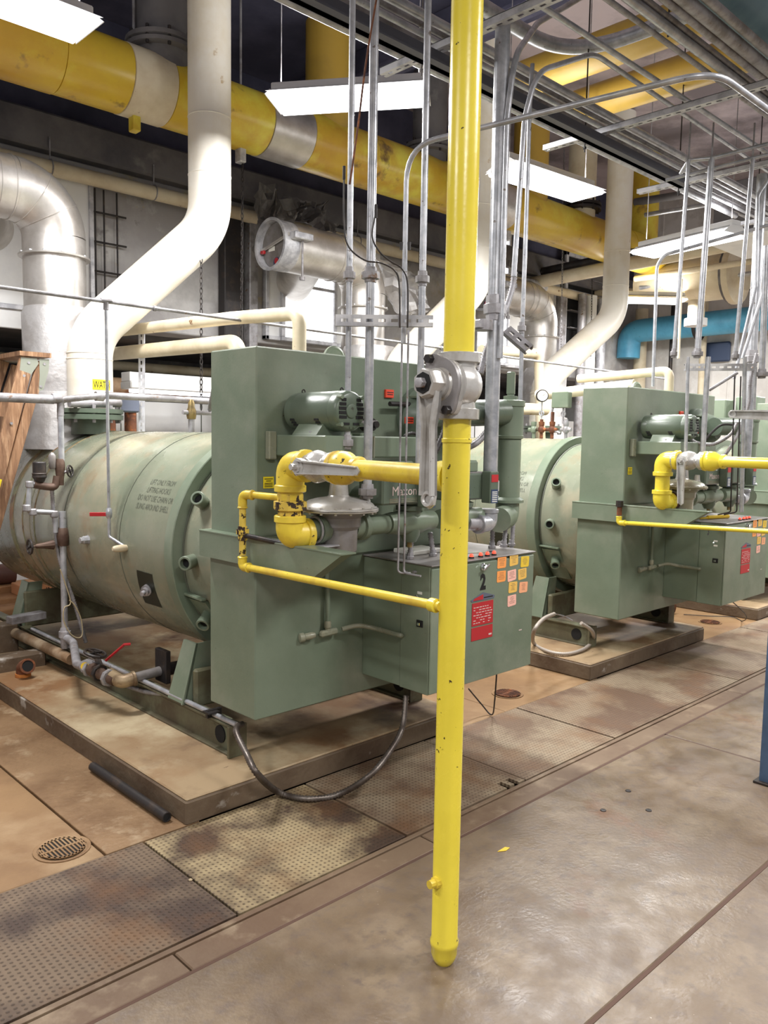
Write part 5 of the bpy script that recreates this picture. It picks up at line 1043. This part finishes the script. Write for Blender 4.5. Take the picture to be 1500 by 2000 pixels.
# handrail-like pipe over the first shell
t = thing('overhead_pipe', 'dull pipe running level over the first shell with a joint', 'pipe', (2.02, 4.9, 1.8))
MB().cyl((.6, 4.9, 1.79), (1.98, 4.9, 1.795), .027, 16).build('thick_run', ZD, t)
MB().tube(bend([(2.02, 4.9, 1.70), (2.02, 4.9, 1.795), (2.12, 4.86, 1.81), (2.3, 4.9, 1.835)], .04), .02, 14).build('joint', ZD, t); MB().cyl((2.3, 4.9, 1.835), (3.3, 4.9, 1.83), .022, 16).build('thin_run', ZD, t)
for x_ in (1.97, 2.24): MB().lathe((x_, 4.9, 1.8 if x_ < 2 else 1.827), (1, 0, 0), [(0, .03), (.05, .03)], 14).build('collar', ZD, t)
one(MB().cyl(P(135, 787, 'y', 5.4), P(235, 787, 'y', 5.4), .03, 16), 'capped_pipe', ZD, 'short dull pipe above the dark stack flange', 'pipe'); c = P(252, 792, 'y', 5.6)
one(MB().box(c-Vector((.09, .05, .05)), c+Vector((.06, .05, .05)), .01), 'blue_grey_box', STK['slate'], 'blue-grey junction box beside the stack flange', 'box')
# water gauge column: valves, float switch, drop pipe
t = thing('level_control_column', 'rusty valves with black float switch on the pipe before the first shell', 'valve column', (2.02, 4.9, .3)); X, Yy = 2.02, 4.9; BRN = mat('brown_fitting', S(96, 76, 64), .6, .3, ((S(74, 52, 42), 9, .42, .6),), .2, 40)
def Q(px, py): return P(px, py, 'y', 4.9)
MB().cyl((X, Yy, 1.42), (X, Yy, 1.73), .018, 14).build('upper_pipe', ZN, t)
MB().lathe((X-.01, Yy, 1.44), (0, 0, -1), [(0, .022), (.02, .028), (.05, .03), (.09, .026), (.12, .022), (.16, .02)], 14).build('tee_body', BRN, t)
a = Q(105, 945); MB().tube(bend([Q(112, 930), Q(108, 952), Q(88, 950), Q(66, 946)], .03), .023, 14).build('brown_elbow', BRN, t)
c = Q(77, 925); o = MB().lathe(c+Vector((0, 0, -.05)), Zd, [(0, .026), (.02, .034), (.03, .042), (.045, .04), (.05, .044), (.055, .038), (.115, .038), (.12, .034)], 20).build('float_switch', BK, t)
c = Q(102, 900); MB().lathe(c+Vector((0, 0, -.05)), Zd, [(0, .014), (.01, .02), (.08, .022), (.09, .016), (.1, .008)], 10).build('sight_bulb', GV, t)
def wheel(c, d, r_, parent, m_=BK):
    c = Vector(c); d = Vector(d).normalized(); x_, y_, _ = frame(d); mb = MB().torus(c, d, r_, r_*.16, 20, 6)
    for k in range(4): a = k*math.pi/2+.4; mb.obox(c, c+(x_*math.cos(a)+y_*math.sin(a))*r_, r_*.2, r_*.2)
    mb.cyl(c-d*r_*.5, c+d*r_*.25, r_*.22, 8); return mb.build('handwheel', m_, parent)
MB().cyl(Q(115, 922), Q(129, 921)+Vector((0, -.02, 0)), .009, 8).build('stem', ZD, t); wheel(Q(134, 920)+Vector((0, -.02, 0)), (.6, -.75, .1), .034, t)
MB().tube(bend([Q(66, 945), Q(58, 944), Q(56, 968), Q(55, 997), Q(64, 999), Q(105, 1001), Q(108, 1006), Q(109, 1040)], .022), .015, 12).build('offset_pipe', ZN, t)
for px, py in ((58, 946), (52, 992), (64, 1000), (106, 1004)): c = Q(px, py); MB().lathe(c-Vector((0, 0, .02)), Zd, [(0, .02), (.006, .024), (.034, .024), (.04, .02)], 10).build('fitting', ZD, t)
MB().cyl((X, Yy, 1.12), (X, Yy, 1.02), .022, 14).build('middle_pipe', ZN, t); MB().lathe((X, Yy, 1.02), (0, 0, -1), [(0, .026), (.015, .032), (.05, .038), (.09, .034), (.11, .03)], 14).build('lower_valve', BRN, t)
a = Q(104, 1064); b = Q(58, 1068); MB().lathe(a, b-a, [(0, .03), (.03, .024), (.06, .018), (.1, .014), (.11, .006), ((b-a).length, .006)], 10).build('valve_stem', BRN, t); wheel(b, b-a, .042, t)
MB().cyl((X, Yy, .93), (X+.0, Yy, .36), .0195, 14).build('drop_pipe', ZN, t)
MB().lathe((X, Yy, .40), (0, 0, -1), [(0, .024), (.02, .03), (.022, .036), (.06, .036), (.062, .028), (.1, .026), (.13, .024)], 10).build('drop_union', ZD, t)
# blow-down piping along the skid
t = thing('blowdown_pipe', 'grimy pipe with yellow capped valve lying by the near skid rail', 'pipe', (2.0, 4.5, .15))
a = P(118, 1270, 'y', 4.9); q = [Vector((2.02, 4.88, .34)), Vector((2.03, 4.8, .32)), P(150, 1297, 'z', 0.31), P(172, 1306, 'z', 0.30)]
MB().tube(bend(q, .04), .024, 14).build('angled_pipe', ZD, t); c = P(170, 1302, 'z', 0.31); d_ = (P(225, 1330, 'z', 0.29)-c)
MB().lathe(c-d_.normalized()*.02, d_, [(0, .03), (.03, .04), (.06, .034), (.09, .04), (.14, .038), (.18, .03), (d_.length+.02, .028)], 12).build('valve_body', BRN, t)
MB().lathe(P(173, 1300, 'z', 0.32), (-.7, -.7, .1), [(0, .04), (.03, .042), (.035, .03)], 8).build('valve_cap', ZD, t); e_ = P(172, 1299, 'z', 0.32)+Vector((-.028, -.028, .004)); MB().lathe(e_, (-.7, -.7, .1), [(0, .024), (.006, .024)], 14).build('yellow_tag', STK['yellow'], t)
for f_ in (.12, .45, .78):
    q_ = c+d_*f_; MB().lathe(q_-d_.normalized()*.012, d_, [(0, .043), (.004, .048), (.02, .048), (.024, .043)], 8).build('hex_collar', ZD if f_ != .45 else BK, t)
MB().obox(P(195, 1300, 'z', 0.32), P(188, 1280, 'z', 0.39), .03, .03, .006).build('gate_bonnet', ZD, t); wheel(P(186, 1276, 'z', .42), (.2, -.2, 1), .055, t)
a = P(207, 1290, 'z', 0.34); b = P(243, 1259, 'z', .45); MB().tube([a, b, b+Vector((.03, -.01, .0))], .008, 8).build('red_lever', RD, t)
elbow(P(216, 1320, 'z', 0.30), P(238, 1332, 'z', 0.29), P(262, 1325, 'z', 0.30), .036, mat('worn_brass_elbow', S(158, 138, 108), .5, .4, ((S(112, 92, 70), 12, .42, .6),)), t)
b = P(318, 1309, 'z', 0.31); MB().cyl(P(255, 1326, 'z', 0.30), b, .027, 14).build('grey_pipe', GV, t); MB().box(b-Vector((.02, .07, .06)), b+Vector((.01, .05, .12)), .003).build('plate_bracket', BK, t)
MB().cyl(b, b+Vector((.75, 0, 0)), .035, 14).build('black_pipe', BK, t)
t = thing('drain_pipe', 'pale grimy pipe lying along the near skid toward the ladder', 'pipe', (1.95, 5.2, .2)); MB().cyl(P(-40, 1203, 'z', .25), P(140, 1288, 'z', .22), .034, 16).build('pipe', mat('grimy_pipe', S(176, 156, 130), .55, .2, ((S(136, 108, 80), 5, .45, .62),), .1, 30), t)
a = P(18, 1212, 'z', .36); b = P(85, 1200, 'z', .36); MB().obox(a, b, .08, .05, .004).build('channel_bracket', ZD, t); MB().torus(P(28, 1225, 'z', .26), (0, 1, .2), .045, .008, 16, 6).build('clamp', BK, t)
one(MB().cyl((2.045, 5.5, .277), (2.045, 3.06, .277), .0125, 12), 'skid_conduit', ZN, 'slim conduit strapped along the top of the near skid rail', 'conduit')
one(MB().box((2.01, 3.25, .262), (2.09, 3.27, .3), .002).box((2.0, 3.22, .29), (2.06, 3.28, .296)), 'conduit_strap', BK, 'dark strap holding the slim conduit at the skid end', 'strap')
flexc([P(250, 1340, 'z', .2), P(290, 1352, 'z', .22), P(335, 1352, 'z', .26), P(372, 1330, 'z', .3), P(405, 1300, 'z', .42)], .014, 'ribbed conduit lying over the skid rail toward the housing')
flexc([Q(101, 948), Q(101, 1000)+Vector((.03, .05, 0)), Q(104, 1045)+Vector((.04, .06, 0)), Q(122, 1100)+Vector((0, .03, 0)), Q(146, 1180), Q(168, 1255)], .0135, 'ribbed conduit hanging slantwise beside the drop pipe')
q = [Q(120, 1110), Q(140, 1172), Q(128, 1185), Q(127, 1210), Q(140, 1235), Q(155, 1243), Q(163, 1235), Q(160, 1205), Q(148, 1180), Q(138, 1170)]
one(MB().tube(smooth([v+Vector((-.02, -.03, 0)) for v in q]), .0035, 6), 'cord', mat('tan_cord', S(176, 160, 126), .6), 'looped tan cord tied to the slanting ribbed conduit', 'cord')
# loose pieces
for px, py, lb in ((1178, 1583, 'flush anchor stud in the aisle floor nearer the yellow pole'), (1267, 1583, 'flush anchor stud in the aisle floor nearer the blue column'), (1227, 1545, 'flush anchor stud in the aisle floor nearest the trench')):
    c = P(px, py, 'z', 0); one(MB().lathe((c.x, c.y, 0), Zd, [(0, .014), (.003, .013), (.004, .009)], 8), 'anchor_stud', BK, lb, 'stud')
c = P(985, 1661, 'z', 0); one(MB().prism([(c.x-.03, c.y+.01, .001), (c.x, c.y-.008, .001), (c.x+.03, c.y-.004, .001), (c.x+.02, c.y+.012, .001)], Zd, .002), 'paint_chip', STK['yellow'], 'pale yellow paint flake on the concrete right of the pole', 'chip')
mb = MB().box((2.78, 2.66, 1.04), (2.98, 2.8, 1.062), .004); one(mb, 'tray', STK['white'], 'small white tray on the numbered 2 cabinet behind the pole', 'tray')
mb = MB().cyl((5.86, 2.62, 1.055), (6.08, 2.56, 1.055), .014, 10).cyl((5.78, 2.64, 1.05), (5.86, 2.62, 1.052), .007, 8); one(mb, 'screwdriver', STK['yellow'], 'yellow handled tool lying on the numbered 3 cabinet', 'tool')
for k, (px, py) in enumerate(((452, 1464), (470, 1461), (440, 1468), (362, 1580), (372, 1720))):
    c = P(px, py, 'z', .004); c = P(px, py+60, 'z', .004) if k < 3 else c; one(MB().lathe((c.x, c.y, .003), Zd, [(0, .006), (.005, .008), (.008, .004)], 6), 'concrete_crumb', PD, 'pale concrete crumb on the trench plates, '+('under the hanging conduit', 'second under the hanging conduit', 'third under the hanging conduit', 'by the near pad corner', 'on the seam of the two near plates')[k], 'crumb', 'crumbs on the trench plates')
t = thing('loose_elbow', 'loose rusty pipe elbow lying on the near concrete pad', 'elbow', (1.8, 4.95, .112)); MB().tube(bend([(1.8, 5.0, .13), (1.8, 5.0, .17), (1.8, 4.93, .19)], .06, 8), .04, 20).build('elbow_body', RI, t)
MB().lathe((1.8, 5.0, .113), Zd, [(0, .046), (.02, .046)], 18).build('foot_collar', mat('orange_rust', S(190, 118, 54), .8, 0, ((S(140, 78, 36), 9, .45, .6),)), t); d_ = Vector((0, -.07, .02)).normalized(); MB().lathe(Vector((1.8, 4.94, .188)), d_, [(0, .04), (.0, .046), (.02, .046), (.02, .034), (.01, .034)], 18).build('mouth_collar', RI, t); MB().cyl(Vector((1.8, 4.94, .188))+d_*.012, Vector((1.8, 4.94, .188))+d_*.016, .034, 16).build('dark_bore', DK, t)
t = thing('loose_pipe', 'loose black pipe on the floor beside the near pad', 'pipe', (1.61, 3.27, 0)); MB().lathe((1.612, 3.62, .026), (0, -1, 0), [(0, .018), (.001, .021), (.7, .021), (.701, .018), (.70, .016), (.66, .016)], 16).build('tube', BK, t); MB().cyl((1.612, 2.925, .026), (1.612, 2.922, .026), .016, 12).build('bore', DK, t)
t = thing('rusty_fitting', 'rusty pipe fitting lying on the floor past the second boiler', 'fitting', P(1300, 1203, 'z', 0)); c = t.location.copy(); MB().lathe(c+Vector((-.25, .1, .06)), (1, -.1, 0), [(0, .05), (.12, .06), (.2, .04), (.3, .04)], 16).build('body', RI, t); MB().tube(bend([c+Vector((.04, .07, .06)), c+Vector((.12, .06, .06)), c+Vector((.13, -.02, .055))], .05), .045, 16).build('bent_end', RI, t)
t = thing('white_hose', 'pale ribbed hose looped over the skid end of the second boiler', 'hose', P(1050, 1262, 'z', .12))
q = [P(1083, 1199, 'y', 3.05), P(1060, 1210, 'y', 3.0), P(1043, 1233, 'y', 2.98), P(1043, 1257, 'z', .13), P(1070, 1272, 'z', .13), P(1105, 1277, 'z', .13), P(1140, 1268, 'z', .13), P(1158, 1250, 'z', .15), P(1156, 1232, 'y', 3.0), P(1135, 1217, 'y', 3.02)]
MB().flex(q, .0135).build('hose', mat('pale_flex', S(168, 158, 148), .5, .2), t, 80); MB().tube(smooth([P(1083, 1199, 'y', 3.05), P(1100, 1203, 'y', 3.05), P(1118, 1212, 'y', 3.03)]), .005, 6).build('wire', ZD, t)
# boards, pipe and carton behind the first shell
for k, (y_, z_, h_) in enumerate(((6.78, .0, .16), (7.03, .0, .2), (7.28, .0, .26))):
    one(MB().box((-1.5, y_, 0), (3.2+.1*k, y_+.24, h_), .008), 'rusty_board', BD, ('nearest rust dusted board', 'middle rust dusted board', 'farthest rust dusted board')[k]+' lying behind the first shell', 'board')
one(MB().cyl((-1.5, 7.4, .35), (2.6, 7.4, .35), .09, 20), 'dark_red_pipe', mat('dark_red_iron', S(92, 60, 52), .6), 'dark red pipe lying across the boards behind the first shell', 'pipe')
c = P(85, 1150, 'y', 7.04); t = thing('carton', 'small brown carton with black letters on the boards', 'box', (c.x, 6.95, .2)); MB().box((c.x-.2, 7.04, .2), (c.x+.3, 7.24, c.z+.05), .005).build('carton_body', mat('brown_card', S(196, 138, 96), .8), t); textmb('INV', .06, (c.x+.02, 7.039, c.z-.03), (1, 0, 0), (0, 0, 1)).build('letters', INK, t)
# chains
for k, (px, y0, y1, pl_, lb) in enumerate(((396, 510, 800, 5.2, 'dark chain hanging behind the two cream pipes'), (474, 292, 690, 5.75, 'long chain hanging from the yellow header'), (820, 420, 640, 6.2, 'chain hanging behind the conduit and the yellow pole'), (1098, 400, 740, 6.4, 'chain hanging before the dark louver'), (1157, 400, 700, 6.4, 'second chain hanging by the far white stack'))):
    tp = P(px, y0, 'y', pl_); tp.z = 5.45 if k != 1 else tp.z
    one(chain(tp, P(px-3, y1, 'y', pl_), .017), 'chain', BK if k != 3 else ZD, lb, 'chain')
# wooden step ladder
GZ = mat('ladder_plate_grey', S(150, 154, 142), .45, .4)
t = thing('step_ladder', 'paint-worn wooden step ladder with yellow label beside the first shell', 'ladder', (1.6, 5.1, 0))
YL = 5.15
capq = [P(22, 697, 'y', YL+.25), P(48, 684, 'y', YL-.08), P(97, 687, 'y', YL-.1), P(75, 700, 'y', YL+.25)]
MB().prism([(1.87, 5.62, 2.06), (1.87, 5.12, 2.06), (2.06, 5.12, 2.06), (2.06, 5.62, 2.06)], (0, 0, 1), .028).build('top_cap', WD, t)
def rail(p0, p1, name, w_=.075, th=.028): return MB().obox(p0, p1, w_, th, .003, up=(0, 1, 0)).build(name, WD, t)
topB = Vector((1.925, 5.15, 2.06)); botB = Vector((1.32, 5.0, .004)); topA = Vector((1.925, 5.58, 2.06)); botA = Vector((1.32, 5.75, .004)); topC = Vector((2.01, 5.15, 2.03)); botC = Vector((1.70, 5.1, 1.0)); 
rail(topB, botB, 'front_rail', .085); rail(topA, botA, 'front_rail', .085); rail(topC, botC+Vector((-.05, 0, -.12)), 'rear_rail', .06); rail(topC+Vector((0, .42, 0)), botC+Vector((-.05, .5, -.12)), 'rear_rail', .06)
for f_ in (.2, .36, .52, .68, .84):
    a = topB.lerp(botB, f_); b = topA.lerp(botA, f_); MB().obox(a+Vector((0, .015, 0)), b-Vector((0, .015, 0)), .02, .09, .003, up=(0, 0, 1)).build('step', WD, t)
MB().prism([topB+Vector(v) for v in ((-.045, -.017, -.01), (.05, -.017, -.01), (.06, -.017, -.04), (.0, -.017, -.13), (-.04, -.017, -.15), (-.055, -.017, -.09))], (0, -1, 0), .004).build('metal_plate', GZ, t)
MB().prism([topC+Vector(v) for v in ((-.02, -.017, .02), (.04, -.017, .02), (.035, -.017, -.05), (.0, -.017, -.17), (-.03, -.017, -.18), (-.02, -.017, -.08))], (0, -1, 0), .004).build('hinge_plate', GZ, t)
for v in (topB+Vector((0, -.018, -.04)), topB+Vector((-.03, -.018, -.12)), topC+Vector((.01, -.018, -.01)), topC+Vector((-.015, -.018, -.15)), topB.lerp(botB, .2)+Vector((0, -.015, 0)), topB.lerp(botB, .36)+Vector((0, -.015, 0))): screw(t, v, (0, -1, 0), .009, .006, ZD)
f_ = .40; a = topB.lerp(botB, .36)+Vector((0, -.0165, 0)); b = topB.lerp(botB, .47)+Vector((0, -.0165, 0)); lb_ = MB().obox(a, b, .055, .002, 0, up=(0, 1, 0)).build('yellow_label', STK['lemon'], t)
mb = MB()
for k in range(7): q = a.lerp(b, .1+.12*k)+Vector((0, -.0016, 0)); mb.box(q-Vector((.02, .0005, .003)), q+Vector((.02, 0, .003)))
mb.build('label_print', INK, lb_); MB().obox(botC, botC+Vector((-.05, -.02, -.2)), .05, .012, .002).build('metal_shoe', ZD, t)
for o in list(bpy.data.objects):
    if o.type == 'MESH' and o.parent is None and o.location.length == 0 and 'label' not in o and o.get('kind') is None: print('LOOSE', o.name)
